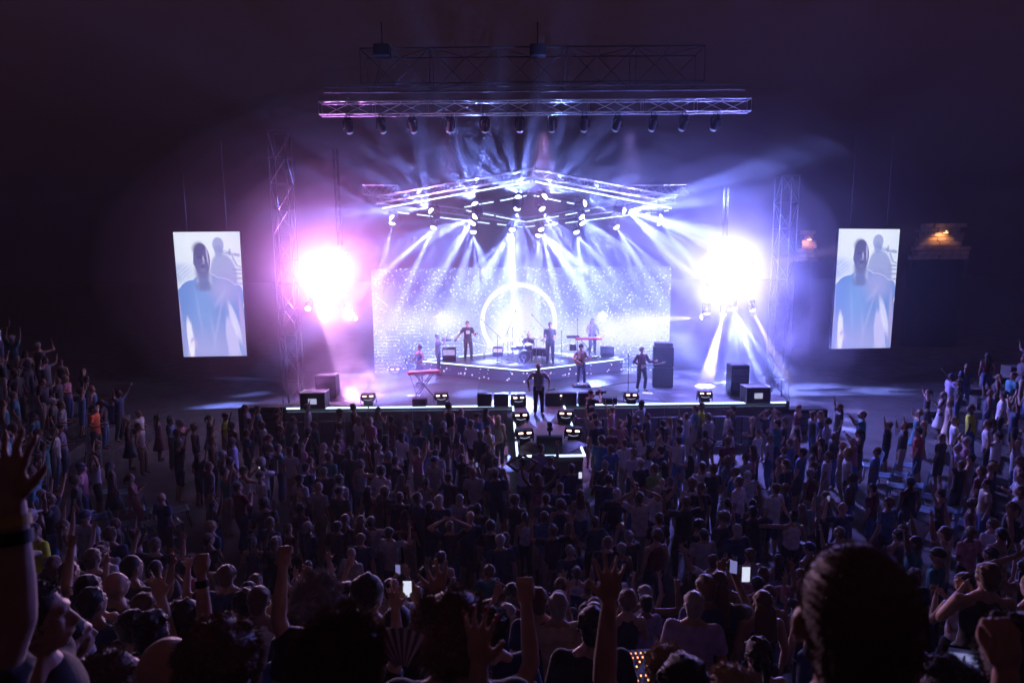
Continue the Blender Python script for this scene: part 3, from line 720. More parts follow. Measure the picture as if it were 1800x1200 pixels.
sh(1243, 552, 28, -90, 130, 34000, 'star bright lamp under the right blinder', BLUE, (6, .06, .3, .01), fwd=-.9, sc=1.1)
sh(1233, 557, 28, 184, 13, 14000, 'side lamp sending a bright beam left across the video wall', (.75, .72, 1), fwd=.15)
sh(1271, 553, 28, -112, 14, 34000, 'side lamp with a wide white beam falling toward the stage floor, right', (.85, .75, 1), fwd=-.5)
sh(1289, 543, 28, -78, 66, 80000, 'round lamp with a downward blue fan under the right blinder', BLUE, (7, .06, .3, .01), sc=1.25)
sh(1323, 545, 28, -64, 11, 22000, 'lamp with a lilac beam slanting down right, rightmost of the low row', (.78, .68, 1), fwd=-.1)
sh(1236, 492, 28, 146, 9, 8000, 'lamp left of the right blinder with a beam up to the left', (.8, .7, 1), fwd=.0)
sh(1334, 467, 28, 12, 12, 10000, 'lamp right of the right blinder with a pinkish beam to the right', (.9, .6, .9), fwd=-.1)

# ------------------------------------------------------------------ stage furniture (positions in stage coordinates)
def onstage(px, py, z=SZ): return atZ(px, py, z)
def wedge(p, w, label, rz=0, h=.5):
    t = empty('monitor_wedge', p, YAW+rz); tag(t, label, 'monitor speaker', 'floor monitors along the stage lip')
    # wedge profile (depth, height); grille slopes toward the band (+y), its back faces the crowd
    prof = [(-.22, 0), (.30, 0), (.32, .12), (-.06, h), (-.22, h-.02)]
    MB().prism(prof, -w/2, w/2, lambda x, y, z: (z, x, y)).obj('cabinet', blk, t)
    MB().prism([(.305, .15), (.325, .15), (-.03, h-.03), (-.05, h-.03)], -w/2+.03, w/2-.03, lambda x, y, z: (z, x, y)).obj('grille', steel, t)
    for s in (-1, 1): MB().box((s*(w/2+.006), -.05, .25), (.012, .14, .06)).obj('handle', steel, t)
    return t
wl = ['first', 'second', 'third']
for i, px in enumerate((852, 881, 911)): wedge(onstage(px, 712), .53, 'black monitor wedge left of the singer, %s from the left' % wl[i])
for i, px in enumerate((971, 1000, 1029)): wedge(onstage(px, 711), .54, 'black monitor wedge right of the singer, %s from the singer' % wl[i])
wedge(onstage(1071, 709), .5, 'low flat monitor wedge right of the six tall ones', h=.26)
wedge(onstage(738, 712), .5, 'small monitor wedge beside the left keyboard stand', h=.3)
wedge(atZ(965, 793, SZ), .72, 'black monitor wedge at the tip of the catwalk')
BARm = MB().bevbox((0, 0, 0), (.13, .02, .05), .008).mesh('lamp_bar', warm)
def strobe(p, rz, label, sc=1.0):
    label = label.replace('black strobe with two glowing bars', 'twin bar strobe')
    t = empty('strobe_light', p, YAW+rz); t.scale = (sc,)*3
    tag(t, label, 'strobe light', 'twin lamp strobes on the stage floor')
    MB().bevbox((0, 0, .08), (.34, .30, .16), .03).obj('base', blk, t)
    h = MB().prism([(-.23, .17), (.23, .17), (.27, .27), (.25, .44), (-.25, .44), (-.27, .27)], -.13, .12, lambda x, y, z: (x, z, y)).obj('housing', blk, t)
    for s in (-1, 1):
        b = link('lamp_bar', BARm, t, (s*.125, -.142, .355))
        MB().box((s*.285, 0, .2), (.025, .08, .26)).obj('bracket', steel, t)
    sm = MB(); pts = [(-.15+.3*k/8, -.145, .235-.035*math.sin(PI*k/8)) for k in range(9)]
    for a_, b_ in zip(pts[:-1], pts[1:]): sm.tube(a_, b_, .013, n=6)
    sm.obj('lens_strip', M('pale_strip', (.5, .5, .55), emit=(.6, .65, 1), es=.5), t)
    return t
for (px, py, rz, lab) in ((911, 714, .1, 'in front of the wedges just left of the singer'), (979, 710, -.15, 'just right of the singer'), (915, 746, .12, 'on the left edge of the catwalk, near the singer'), (995, 743, -.2, 'on the right edge of the catwalk, near the singer'),
        (921, 779, .2, 'on the left edge of the catwalk, near its tip'), (1009, 775, -.3, 'on the right edge of the catwalk, near its tip'), (1109, 709, -.1, 'behind the edge line beside the bass player microphone'), (776, 710, .1, 'on the lip right of the left keyboard'),
        (648, 711, .1, 'at the far left of the lip in the smoke'), (1238, 706, -.1, 'at the far right of the lip'), (695, 661, .1, 'low, far back by the left foot of the video wall')):
    strobe(onstage(px, py), rz, 'black strobe with two glowing bars %s' % lab)
# black fabric ramps over the cable humps on the catwalk
def drape(pts, h, label):
    t = MB(); n = 10; vs = []
    for i in range(n+1):
        a, b = pts[0], pts[1]; u = i/n
        c = Vector(a).lerp(Vector(b), u); hh = h*math.sin(PI*min(1, u*1.0+.02))**.6
        s = (Vector(b)-Vector(a)).normalized(); nrm = Vector((-s.y, s.x, 0))*.28
        for k in range(5):
            v = (k/4-.5)*2
            vs.append(c+nrm*v+Vector((0, 0, .01+hh*(1-v*v)+.012*math.sin(9*u+3*v))))
    f = [(i*5+j, i*5+j+1, (i+1)*5+j+1, (i+1)*5+j) for i in range(n) for j in range(4)]
    me = t.add(vs, f).mesh('black_cover', blkfab, True); o = link('black_cover', me); tag(o, label, 'cover')
drape((atZ(905, 728, SZ), atZ(927, 752, SZ)), .30, 'arched black cloth cover left of the singer on the catwalk')
drape((atZ(1001, 729, SZ), atZ(976, 745, SZ)), .30, 'arched black cloth cover right of the singer on the catwalk')
drape((atZ(925, 782, SZ), atZ(960, 797, SZ)), .20, 'black cloth draped by the left corner of the catwalk tip')
drape((atZ(975, 797, SZ), atZ(1020, 778, SZ)), .20, 'black cloth draped by the right corner of the catwalk tip')
# remote camera on the catwalk
p = atZ(966, 789, SZ+.0)
t = empty('remote_camera', p, YAW); tag(t, 'small remote controlled camera on a post at the catwalk tip', 'camera')
MB().tube((0, -.05, 0), (0, -.05, .55), .035).obj('post', blk, t)
MB().bevbox((0, -.05, .62), (.16, .14, .12), .02).obj('base', steel, t)
h = MB().bevbox((0, -.03, .75), (.14, .2, .14), .03).obj('camera_head', steel, t); MB().tube((0, .07, .75), (0, .14, .75), .045).obj('lens', blk, h)

def micstand(p, h, label, boom=None, rz=0, lean=0):
    t = empty('microphone_stand', p, rz); tag(t, label, 'mic stand')
    b = MB()
    for k in range(3):
        a = 2*PI*k/3+.5; b.tube((0, 0, .12), (.28*math.cos(a), .28*math.sin(a), .01), .012)
    b.obj('tripod', blk, t); MB().tube((0, 0, .05), (lean, 0, h), .014, .01).obj('pole', blk, t)
    top = Vector((lean, 0, h))
    if boom:
        e = top+Vector(boom); MB().tube(top-Vector(boom)*.3, e, .01).obj('boom', blk, t); top = e; d = Vector(boom).normalized()
    else: d = Vector((0, .3, 1)).normalized()
    m_ = MB().tube(top, top+d*.12, .014, .02); m_.ell(top+d*.14, (.028,)*3); m_.obj('microphone', steel, t)
micstand(atZ(875, 638, RZ), 1.3, 'boom microphone stand with tilted arm left of the drum kit', (-.62, 0, .62))
micstand(atZ(893, 629, RZ), 1.3, 'tall boom stand reaching up over the left cymbals', (.35, .1, .85))
micstand(atZ(956, 622, RZ), 1.3, 'tall boom stand right of the drummer pointing up left', (-.5, .1, .55))
micstand(atZ(987, 627, RZ), 1.1, 'short straight microphone stand right of the man in dark shirt')
micstand(atZ(901, 625, RZ), 1.25, 'straight thin microphone stand beside the drum kit')
micstand(atZ(1015, 626, RZ), 1.7, 'tall thin stand behind the percussion table', )
micstand(onstage(1104, 692), 1.45, 'straight microphone stand left of the bass player')
micstand(onstage(733, 697), 1.35, 'leaning stand with vocal microphone at the left keyboard', None, lean=-.4)

redm = M('red_keyboard_case', (.75, .03, .05), .35)
def keyboard(p, L, h, label, rz):
    t = empty('keyboard', p, rz); tag(t, label, 'keyboard')
    MB().bevbox((0, 0, h), (L, .32, .10), .02).obj('case', redm, t)
    MB().box((0, -.01, h+.056), (L-.12, .2, .012)).obj('panel', M('key_panel', (.7, .65, .75), .4), t)
    ks = MB().bevbox((0, 0, 0), ((L-.14)/52*.9, .13, .02), .002).mesh('white_key', whitep)
    for k in range(52): link('white_key', ks, t, (-(L-.14)/2+(k+.5)*(L-.14)/52, .09, h+.062))
    st = MB()
    for s in (-1, 1):
        st.tube((-.35, s*.13, .02), (.35, s*.13, h-.06), .018); st.tube((.35, s*.13, .02), (-.35, s*.13, h-.06), .018)
    for x in (-.35, .35): st.tube((x, -.2, .02), (x, .2, .02), .018); st.tube((x, -.15, h-.06), (x, .15, h-.06), .015)
    st.obj('stand', blk, t)
    return t
kl = keyboard(onstage(746, 697), 1.3, .98, 'red keyboard on a black cross stand at the left of the stage', rad(20))
kr = keyboard(atZ(1034, 630, RZ), 1.25, .95, 'red keyboard of the long haired player, at the right of the riser', rad(0))
# speaker stack for the bass
p = onstage(1164, 679); t = empty('speaker_stack', p, YAW-.15); tag(t, 'tall black bass speaker stack with a flat top at the right of the stage', 'speaker')
for k in range(2):
    c = MB().bevbox((0, 0, .42+.86*k), (.82, .5, .84), .03).obj('cabinet', blk, t)
    g_ = MB().box((0, -.256, .42+.86*k), (.74, .012, .76)).obj('grille', M('grille_cloth', (.05, .05, .055), .8, scale=90), t)
    for s in (-1, 1): MB().box((s*.418, 0, .45+.86*k), (.012, .2, .08)).obj('handle', steel, t)
MB().bevbox((0, 0, 1.80), (.74, .42, .14), .02).obj('amplifier', steel, t)
# small amps on the riser
def amp(p, label, w=.6, h=.5, facec=(.45, .4, .45), es=None, rz=0):
    t = empty('amplifier', p, YAW+rz); tag(t, label, 'amplifier')
    MB().bevbox((0, 0, h/2+.02), (w, .35, h), .03).obj('cabinet', blk, t)
    MB().box((0, -.18, h*.68), (w-.08, .014, h*.42)).obj('panel', M('amp_panel_'+label[:6].strip().replace(' ', '_'), facec, .5, emit=es, es=.5), t)
    MB().box((0, 0, h+.03), (w*.3, .04, .02)).obj('handle', steel, t)
amp(atZ(790, 634, RZ), 'black amplifier with lit white panel left of the man in the printed shirt', .62, .62, (.5, .5, .55), (.7, .6, .9))
amp(atZ(875, 625, RZ), 'pale fronted small amplifier behind the boom stand on the riser', .5, .42, (.7, .7, .8), (.9, .75, 1))
amp(atZ(1067, 628, RZ), 'dark blank amplifier at the right corner of the riser', .62, .5, (.1, .1, .12))
# drum kit
dk = empty('drum_kit', atZ(922, 637, RZ), YAW); tag(dk, 'drum kit with ringed bass drum and raised cymbals in front of the ring', 'drum kit')
shell = M('drum_shell', (.03, .03, .04), .25); headp = M('drum_skin', (.55, .55, .6), .5, var=.05)
darkhead = M('dark_drum_skin', (.04, .04, .05), .4)
kd = MB().tube((0, -.1, .30), (0, .35, .30), .29, n=28).obj('bass_drum', shell, dk, True)
MB().tube((0, -.112, .30), (0, -.1, .30), .27, n=28).obj('drum_head', darkhead, kd)
rg = MB(); pts = [(-.03+.09*math.cos(2*PI*k/16), -.122, .26+.09*math.sin(2*PI*k/16)) for k in range(17)]; rg.path(pts, .012).obj('port_ring', whitep, kd)
rg = MB(); pts = [(.29*math.cos(2*PI*k/24), -.1, .30+.29*math.sin(2*PI*k/24)) for k in range(25)]; rg.path(pts, .015).obj('hoop', alu, kd)
for (x, y, z, r, h_, tilt, nm) in ((-.22, .15, .72, .15, .2, .3, 'tom_drum'), (.18, .15, .72, .16, .22, .3, 'tom_drum'), (.62, .45, .42, .21, .36, 0, 'floor_tom'), (.95, .35, .42, .21, .36, 0, 'floor_tom'), (-.42, .5, .6, .18, .15, 0, 'snare_drum')):
    R = Matrix.Rotation(-tilt if False else tilt, 3, 'X')
    a_, b_ = Vector((x, y, z))-R@Vector((0, 0, h_/2)), Vector((x, y, z))+R@Vector((0, 0, h_/2))
    o = MB().tube(a_, b_, r, n=20).obj(nm, shell, dk); MB().tube(b_, b_+R@Vector((0, 0, .01)), r*.97, n=20).obj('drum_head', headp, o)
    rm = MB(); u = R@Vector((1, 0, 0)); v = R@Vector((0, 1, 0)); rm.path([b_+(u*math.cos(2*PI*k/18)+v*math.sin(2*PI*k/18))*r for k in range(19)], .01); rm.obj('rim', alu, o)
    if 'floor' in nm or 'snare' in nm:
        lg = MB()
        for k in range(3): an = 2*PI*k/3; lg.tube((x+r*math.cos(an), y+r*math.sin(an), z), (x+r*math.cos(an)*1.1, y+r*math.sin(an)*1.1, 0), .01)
        lg.obj('leg', alu, o)
brass = M('brass_cymbal', (.6, .45, .2), .3, .9)
for (x, y, z, r, tx) in ((-.62, .2, 1.05, .24, .15), (-.95, .5, .92, .2, 0), (.55, .1, 1.12, .25, -.15), (.98, .25, 1.02, .25, -.2), (-.2, .55, 1.15, .2, .1)):
    R = Matrix.Rotation(tx, 3, 'Y')@Matrix.Rotation(.15, 3, 'X')
    cy = MB().loft([(0, 0, -.004, r, r), (0, 0, .004, r*.98, r*.98), (0, 0, .02, r*.25, r*.25), (0, 0, .035, .03, .03)], 20)
    cy.v = [tuple(R@Vector(v)+Vector((x, y, z))) for v in cy.v]; o = cy.obj('cymbal', brass, dk, True)
    st = MB().tube((x, y, 0.02), (x, y, z), .012)
    for k in range(3): an = 2*PI*k/3; st.tube((x, y, .25), (x+.2*math.cos(an), y+.2*math.sin(an), 0), .01)
    st.obj('cymbal_stand', alu, dk)
MB().tube((.05, .85, 0), (.05, .85, .5), .03).tube((.05, .85, .5), (.05, .85, .58), .17, n=16).obj('stool', blk, dk)
# percussion table
p = atZ(1007, 629, RZ); t = empty('percussion_stand', p, YAW); tag(t, 'stand carrying electronic pads and small drums left of the right keyboard', 'drum pads')
MB().bevbox((0, 0, 1.02), (.6, .36, .1), .02).obj('pad_box', blk, t)
for i in range(3): MB().tube((-.18+.18*i, -.02, 1.07), (-.18+.18*i, -.02, 1.09), .07, n=14).obj('pad', steel, t)
for s in (-1, 1): MB().tube((s*.2, 0, 0), (s*.12, 0, 1.0), .015).obj('leg', alu, t)
o = MB().tube((0, .1, .35), (0, .1, .65), .17, n=18).obj('side_drum', shell, t); MB().tube((0, .1, .65), (0, .1, .66), .165, n=18).obj('drum_head', headp, o)
# floor items
p = onstage(1022, 680); t = empty('pedal_board', p, YAW); tag(t, 'black pedal board at the feet of the guitarist', 'pedal board')
MB().bevbox((0, 0, .04), (.75, .32, .07), .01).obj('board', blk, t)
for i in range(5): MB().bevbox((-.28+.14*i, 0, .1), (.09, .13, .05), .01).obj('pedal', M('pedal_%d_paint' % i, [(.5, .1, .1), (.1, .3, .5), (.6, .6, .6), (.5, .4, .1), (.2, .2, .2)][i]), t)
def bottle(p, label, h=.24):
    t = empty('water_bottle', p); tag(t, label, 'bottle'); MB().loft([(0, 0, 0, .034, .034), (0, 0, h*.7, .034, .034), (0, 0, h*.85, .015, .015), (0, 0, h*.93, .015, .015)], 12).obj('body', M('bottle_plastic', (.6, .65, .7), .15), t, True)
    MB().tube((0, 0, h*.93), (0, 0, h), .017).obj('cap', whitep, t)
bottle(onstage(1031, 681), 'clear water bottle beside the pedal board'); bottle(atZ(913, 640, RZ), 'left one of two clear bottles before the drum kit'); bottle(atZ(921, 640, RZ), 'right one of two clear bottles before the drum kit')
bottle(atZ(851, 629, RZ), 'lone bottle on the riser left of the boom microphone stand', .3)
def paper(p, w, d, label, rz):
    o = MB().box((0, 0, .006), (w, d, .004)).obj('paper_sheet', whitep); o.location = p; o.rotation_euler = (0, 0, rz); tag(o, label, 'paper')
paper(onstage(1047, 679), .45, .3, 'white set list sheet right of the pedal board', .3); paper(onstage(1138, 691), .4, .25, 'white set list sheet at the feet of the bass player', -.2)
paper(onstage(728, 695), .5, .3, 'white sheet lying at the foot of the left keyboard', .1)
# cable on the deck
def cable(pts, label, r=.012):
    mb = MB(); mb.path([onstage(x, y)+Vector((0, 0, .015)) for x, y in pts], r); tag(mb.obj('stage_cable', blk), label, 'cable')
cable([(1047, 682), (1062, 680), (1080, 676), (1098, 673), (1118, 672)], 'black cable curving across the deck between guitarist and bass player')
cable([(1060, 708), (1085, 704), (1104, 708), (1130, 703), (1170, 707)], 'black cable lying behind the right edge line')
# side-stage desks (flight case with a small screen) and dark gear
def desk(px, py, label, w=.9):
    p = onstage(px, py); t = empty('flight_case_desk', p, YAW); tag(t, label, 'flight case')
    MB().bevbox((0, 0, .3), (w, .6, .6), .02).obj('case', M('case_ply', (.05, .05, .06), .5), t)
    fr = MB()
    for sx in (-1, 1):
        for sy in (-1, 1): fr.tube((sx*w/2, sy*.3, 0), (sx*w/2, sy*.3, .62), .018)
        fr.tube((sx*w/2, -.3, .61), (sx*w/2, .3, .61), .018)
    for sy in (-1, 1): fr.tube((-w/2, sy*.3, .61), (w/2, sy*.3, .61), .018); fr.tube((-w/2, sy*.3, .02), (w/2, sy*.3, .02), .018)
    fr.obj('frame', alu, t)
    MB().box((.0, -.315, .3), (.3, .02, .2)).obj('screen', M('desk_screen', (.1, .1, .1), emit=(.6, .62, .9), es=.7), t)
desk(554, 716, 'dark flight case with small lit screen at the left end of the stage'); desk(1327, 706, 'dark flight case with small lit screen at the right end of the stage')
for (px, py, w, h, lab) in ((573, 700, .8, .9, 'tall dark equipment rack behind the left flight case'), (480, 716, 2.6, 1.3, 'low dark pile of covered gear beside the left tower'), (1300, 694, .7, 1.2, 'tall dark equipment rack in the blue smoke at right'), (1405, 706, 2.2, 1.0, 'low covered gear right of the stage end')):
    z = SZ if w < 1 else 0
    p = atZ(px, py, SZ); p.z = 0 if w > 1 else SZ; 
    t = empty('equipment_rack', p, YAW); tag(t, lab, 'equipment')
    MB().bevbox((0, .3, h/2), (w, .6, h), .04).obj('cabinet', blk, t)
    for k in range(3): MB().box((0, -.01, h*(.25+.25*k)), (w*.86, .02, h*.2)).obj('drawer', steel, t)
# crowd barrier in front of the stage: many short steel panels
bar = MB()
for z in (.12, 1.06): bar.tube((-.49, 0, z), (.49, 0, z), .02)
for x in (-.49, .49): bar.tube((x, 0, .05), (x, 0, 1.08), .02)
barm = bar.mesh('frame', steel); bp = MB().box((0, 0, .6), (.94, .012, .86)).mesh('panel', M('barrier_sheet', (.2, .2, .22), .5, .4)); bf = MB().box((0, .35, .03), (.9, .7, .03)).mesh('foot_plate', steel)
k_ = 0
for s in (-1, 1):
    for i in range(8):
        x = s*(1.75+1.0*i); t = empty('crowd_barrier', T(x, -1.15), YAW)
        tag(t, 'grey steel barrier panel before the stage skirt, %s counted %s from the catwalk' % (ordn[i], 'left' if s < 0 else 'right'), 'barrier', 'barrier panels before the stage')
        link('frame', barm, t); link('panel', bp, t); link('foot_plate', bf, t)

# ------------------------------------------------------------------ lit ruins on the right
ruinm = M('ruin_stone', (.34, .27, .2), .9, var=.4, scale=1.5, bump=.8)
def ruin(px, py, Y, w, h, label, seed, n):
    r_ = random.Random(seed); top = atY(px, py, Y); t = empty('ruined_wall', (top.x, Y, 0)); tag(t, label, 'ruin')
    mb = MB(); z = top.z-h; H = top.z+.35
    mb.box((0, .5, (z)/2), (w, .6, z)); zz = z
    mb.obj('wall_core', M('ruin_stone_shaded', (.03, .026, .024), .95, bump=.8), t); z = zz; cnt = 0; meshes = [MB().bevbox((0, 0, 0), (a, .5, .3), .03).mesh('stone', ruinm) for a in (.5, .62, .74)]  # lower ruin wall: same stone, its unlit darkness put into the colour
    edge = w/2
    while z < H:
        x = -edge+r_.uniform(-.1, .25)
        while x < edge:
            k = r_.randrange(3); a = (.5, .62, .74)[k]
            o = link('stone', meshes[k], t, (x+a/2, .5+r_.uniform(-.05, .05), z+.16)); o.rotation_euler = (0, 0, r_.uniform(-.04, .04)); x += a+.02
        z += .315; edge -= r_.uniform(0, .12)
    return top
rp = ruin(1657, 408, 45, 3.6, 1.9, 'ruined stone wall top lit orange by a lamp, far right', 3, 0)
rq = ruin(1419, 420, 45, 1.2, 1.6, 'narrow ruined stone pier lit orange between tower and right screen', 5, 0)
for p, e in ((rp, 190), (rq, 130)):
    t = empty('wall_lamp', p+Vector((0, -.35, .0))); tag(t, 'orange %s lamp glowing against the ruined %s' % (('wide', 'wall at far right') if p is rp else ('small', 'pier left of the right screen')), 'lamp')
    MB().bevbox((0, -.05, 0), (.3, .12, .1), .02).obj('housing', blk, t); MB().box((0, .02, -.055), (.26, .1, .01)).obj('bulb', M('amber_bulb', (.2, .1, .05), emit=(1, .45, .15), es=25), t)
    spot(p+Vector((0, -.45, .15)), (0, .55, -1), e, (1, .42, .16), 110, .8, .05)

# ------------------------------------------------------------------ people
HV = Vector
ARM = {'down': ((.245, -.03, 1.14), (.255, .06, .90)), 'bent': ((.25, -.03, 1.15), (.15, .21, 1.12)), 'clasp': ((.26, .08, 1.18), (.055, .27, 1.32)),
       'up': ((.26, .05, 1.64), (.235, .1, 1.89)), 'upwide': ((.38, .04, 1.57), (.47, .1, 1.80)), 'wave': ((.42, .05, 1.43), (.39, .12, 1.69)),
       'phone': ((.25, .19, 1.33), (.07, .36, 1.58)), 'head': ((.42, .0, 1.60), (.13, -.03, 1.77)), 'hip': ((.37, -.06, 1.16), (.19, .04, 1.02)),
       'out': ((.44, .04, 1.39), (.68, .12, 1.36)), 'sing': ((.36, -.05, 1.19), (.34, .1, .95)), 'fret': ((.30, .06, 1.16), (.44, .30, 1.22)), 'strum': ((.33, -.02, 1.17), (.10, .24, 1.06)),
       'keys': ((.27, .02, 1.15), (.22, .30, 1.07)), 'low_out': ((.36, .02, 1.16), (.52, .12, .98)), 'holdmic': ((.28, .1, 1.14), (.36, .28, 1.2)), 'drumL': ((.27, .1, 1.15), (.2, .35, 1.1)), 'drumR': ((.3, .1, 1.18), (.12, .32, 1.3))}
MESHC = {}
def hand(mb, w, d, n, s, spread=.28, curl=.15, k=1.0):
    d = d.normalized(); n = (n-d*n.dot(d)).normalized(); lat = d.cross(n)*s      # +lat = thumb side
    R = Matrix((lat, n, d)).transposed()
    mb.ell(w+d*.052*k, (.041*k, .017*k, .054*k), R, 12, 8)
    for i, L in enumerate((.052, .075, .08, .068)):
        o = (i-1.5)*.0215*k; base_ = w+d*.088*k+lat*o*1.0
        fd = (d+lat*(i-1.5)*spread).normalized(); m1 = base_+fd*L*.52*k; fd2 = (fd+n*curl*1.2).normalized(); e = m1+fd2*L*.5*k
        mb.cap(base_, .0098*k, m1, .0088*k, 8); mb.cap(m1, .0088*k, e, .0075*k, 8)
    tb = w+d*.03*k+lat*.03*k; td = (d*.75+lat*(.7+spread*.5)+n*.25).normalized(); t1 = tb+td*.035*k; td2 = (td+d*.4).normalized()
    mb.cap(tb, .0145*k, t1, .0115*k, 8); mb.cap(t1, .0115*k, t1+td2*.032*k, .009*k, 8)
def fist(mb, w, d, n, s, sp=0, cu=0, k=1.0):
    d = d.normalized(); n = (n-d*n.dot(d)).normalized(); lat = d.cross(n)*s; R = Matrix((lat, n, d)).transposed()
    mb.ell(w+d*.05*k, (.042*k, .024*k, .05*k), R, 12, 8)
    for i in range(4):
        b = w+d*.09*k+lat*(i-1.5)*.021*k; m1 = b+d*.02*k+n*.025*k; e = m1-d*.035*k+n*.012*k
        mb.cap(b, .0105*k, m1, .0105*k, 8); mb.cap(m1, .0105*k, e, .009*k, 8)
    tb = w+d*.035*k+lat*.035*k; mb.cap(tb, .013*k, tb+d*.035*k+n*.03*k, .011*k, 8)
LEG = {'stand': (((.095, 0, .93), (.11, .03, .50), (.12, -.03, .09)), ((.095, 0, .93), (.10, .01, .50), (.115, -.04, .09))),
       'step': (((.095, 0, .93), (.13, .1, .52), (.15, .0, .10)), ((.095, 0, .93), (.10, -.02, .50), (.12, -.12, .09))),
       'sit': (((.10, 0, .94), (.13, .44, .96), (.13, .40, .54)), ((.10, 0, .94), (.12, .44, .96), (.11, .42, .54)))}
def arm_pts(key, s):
    e, w = ARM[key]; return HV((s*.18, -.005, 1.405)), HV((s*e[0], e[1], e[2])), HV((s*w[0], w[1], w[2]))
def head(mb, near=False, tilt=0.0):
    mb.ell((0, -.018, 1.645), (.077, .095, .098), None, 20, 14)
    mb.ell((0, .022, 1.588), (.058, .068, .078), None, 16, 12); mb.ell((0, .05, 1.545), (.036, .036, .03), None, 12, 8)
    mb.cap((0, .082, 1.635), .011, (0, .103, 1.600), .015, 8)
    mb.ell((0, .072, 1.655), (.052, .02, .014)); mb.ell((0, .085, 1.566), (.026, .014, .012))
    for s in (-1, 1):
        mb.ell((s*.08, -.01, 1.612), (.011, .02, .032), Matrix.Rotation(s*.35, 3, 'Z')@Matrix.Rotation(.2, 3, 'X')); mb.ell((s*.036, .06, 1.61), (.022, .018, .02))
    mb.cap((0, -.022, 1.44), .057, (0, -.012, 1.57), .053, 14)
    mb.cap((-.1, -.01, 1.425), .04, (0, -.015, 1.5), .045); mb.cap((.1, -.01, 1.425), .04, (0, -.015, 1.5), .045)
def body(pl, pr, legs='stand', vox=.013, hands=('open', 'open')):
    key = ('body', pl, pr, legs, vox, hands)
    if key in MESHC: return MESHC[key]
    mb = MB(); head(mb)
    mb.loft([(0, 0, z, rx, ry) for z, rx, ry in ((.84, .12, .08), (.93, .155, .10), (1.03, .14, .095), (1.13, .132, .09), (1.25, .15, .10), (1.34, .162, .10), (1.40, .15, .085), (1.45, .09, .065), (1.49, .055, .052))])
    mb.cap((-.15, -.005, 1.395), .052, (.15, -.005, 1.395), .052)
    for s, kk, hk in ((-1, pl, hands[0]), (1, pr, hands[1])):
        a, e, w = arm_pts(kk, s)
        mb.cap(a, .052, e, .04, 12); m1 = e.lerp(w, .3); mb.cap(e, .041, m1, .041, 12); mb.cap(m1, .041, w, .027, 12)
        d = (w-e).normalized(); raised = w.z > 1.5
        n = HV((0, 1, 0)) if (raised or abs(d.y) < .5) else HV((-s, 0, .3))
        (hand if hk == 'open' else fist)(mb, w, d, n, -s if n.y > .5 else s, .28 if raised else .08, .2)
    for s, L in ((-1, LEG[legs][0]), (1, LEG[legs][1])):
        h_, k_, a_ = [HV((s*v[0], v[1], v[2])) for v in L]
        mb.cap(h_, .088, k_, .058, 12); m1 = k_.lerp(a_, .28)+HV((0, -.01, 0)); mb.cap(k_, .056, m1, .057, 12); mb.cap(m1, .056, a_, .036, 12)
        mb.cap(a_, .04, a_+HV((0, -.02, -.045)), .036, 10); mb.cap(a_+HV((0, -.01, -.045)), .036, a_+HV((s*.02, .14, -.055)), .03, 10)
    MESHC[key] = me = mb.remesh('person', skin, vox, 3, .42 if vox > .008 else .55); return me
def top(kind, pl, pr, vox=.016, fem=False):
    if kind == 'tank': pl = pr = 'down'
    key = ('top', kind, pl, pr, vox, fem)
    if key in MESHC: return MESHC[key]
    mb = MB(); w = .93 if fem else 1.0; hem = .86
    if kind == 'tank':
        mb.loft([(0, 0, z, rx*w, ry) for z, rx, ry in ((hem, .168, .118), (1.0, .158, .112), (1.13, .148 if not fem else .138, .106), (1.26, .166, .118), (1.36, .16, .112), (1.41, .13, .085), (1.445, .11, .07))])
    else:
        mb.loft([(0, 0, z, rx*w, ry) for z, rx, ry in ((hem, .178, .126), (1.0, .168, .12), (1.13, .163 if not fem else .148, .115), (1.26, .172, .122), (1.36, .18, .118), (1.41, .168, .1), (1.455, .1, .078), (1.48, .064, .062))])
        mb.cap((-.155, -.005, 1.395), .07, (.155, -.005, 1.395), .07)
        fr = 1.0 if kind == 'long' else .66
        for s, kk in ((-1, pl), (1, pr)):
            a, e, w_ = arm_pts(kk, s); m1 = a.lerp(e, fr); mb.cap(a, .071, a.lerp(e, .1), .07, 12); mb.tube(a, m1, .07, .058 if fr == 1 else .068, 14)
            if fr == 1: mb.cap(e, .056, e, .056, 12); mb.tube(e, e.lerp(w_, .9), .055, .04, 14)
    for z in (0,): 
        rr_ = random.Random(hash(str(key)) if False else len(MESHC))
        for i in range(5): # drapery folds
            a = rr_.uniform(0, 2*PI); zz = rr_.uniform(.95, 1.25); mb.cap((.15*w*math.cos(a), .107*math.sin(a), zz), .02, (.15*w*math.cos(a+.5), .1*math.sin(a+.5), zz+rr_.uniform(-.12, .12)), .017, 8)
    MESHC[key] = me = mb.remesh('shirt', cloth, vox, 2, .42 if vox > .02 else .6); return me
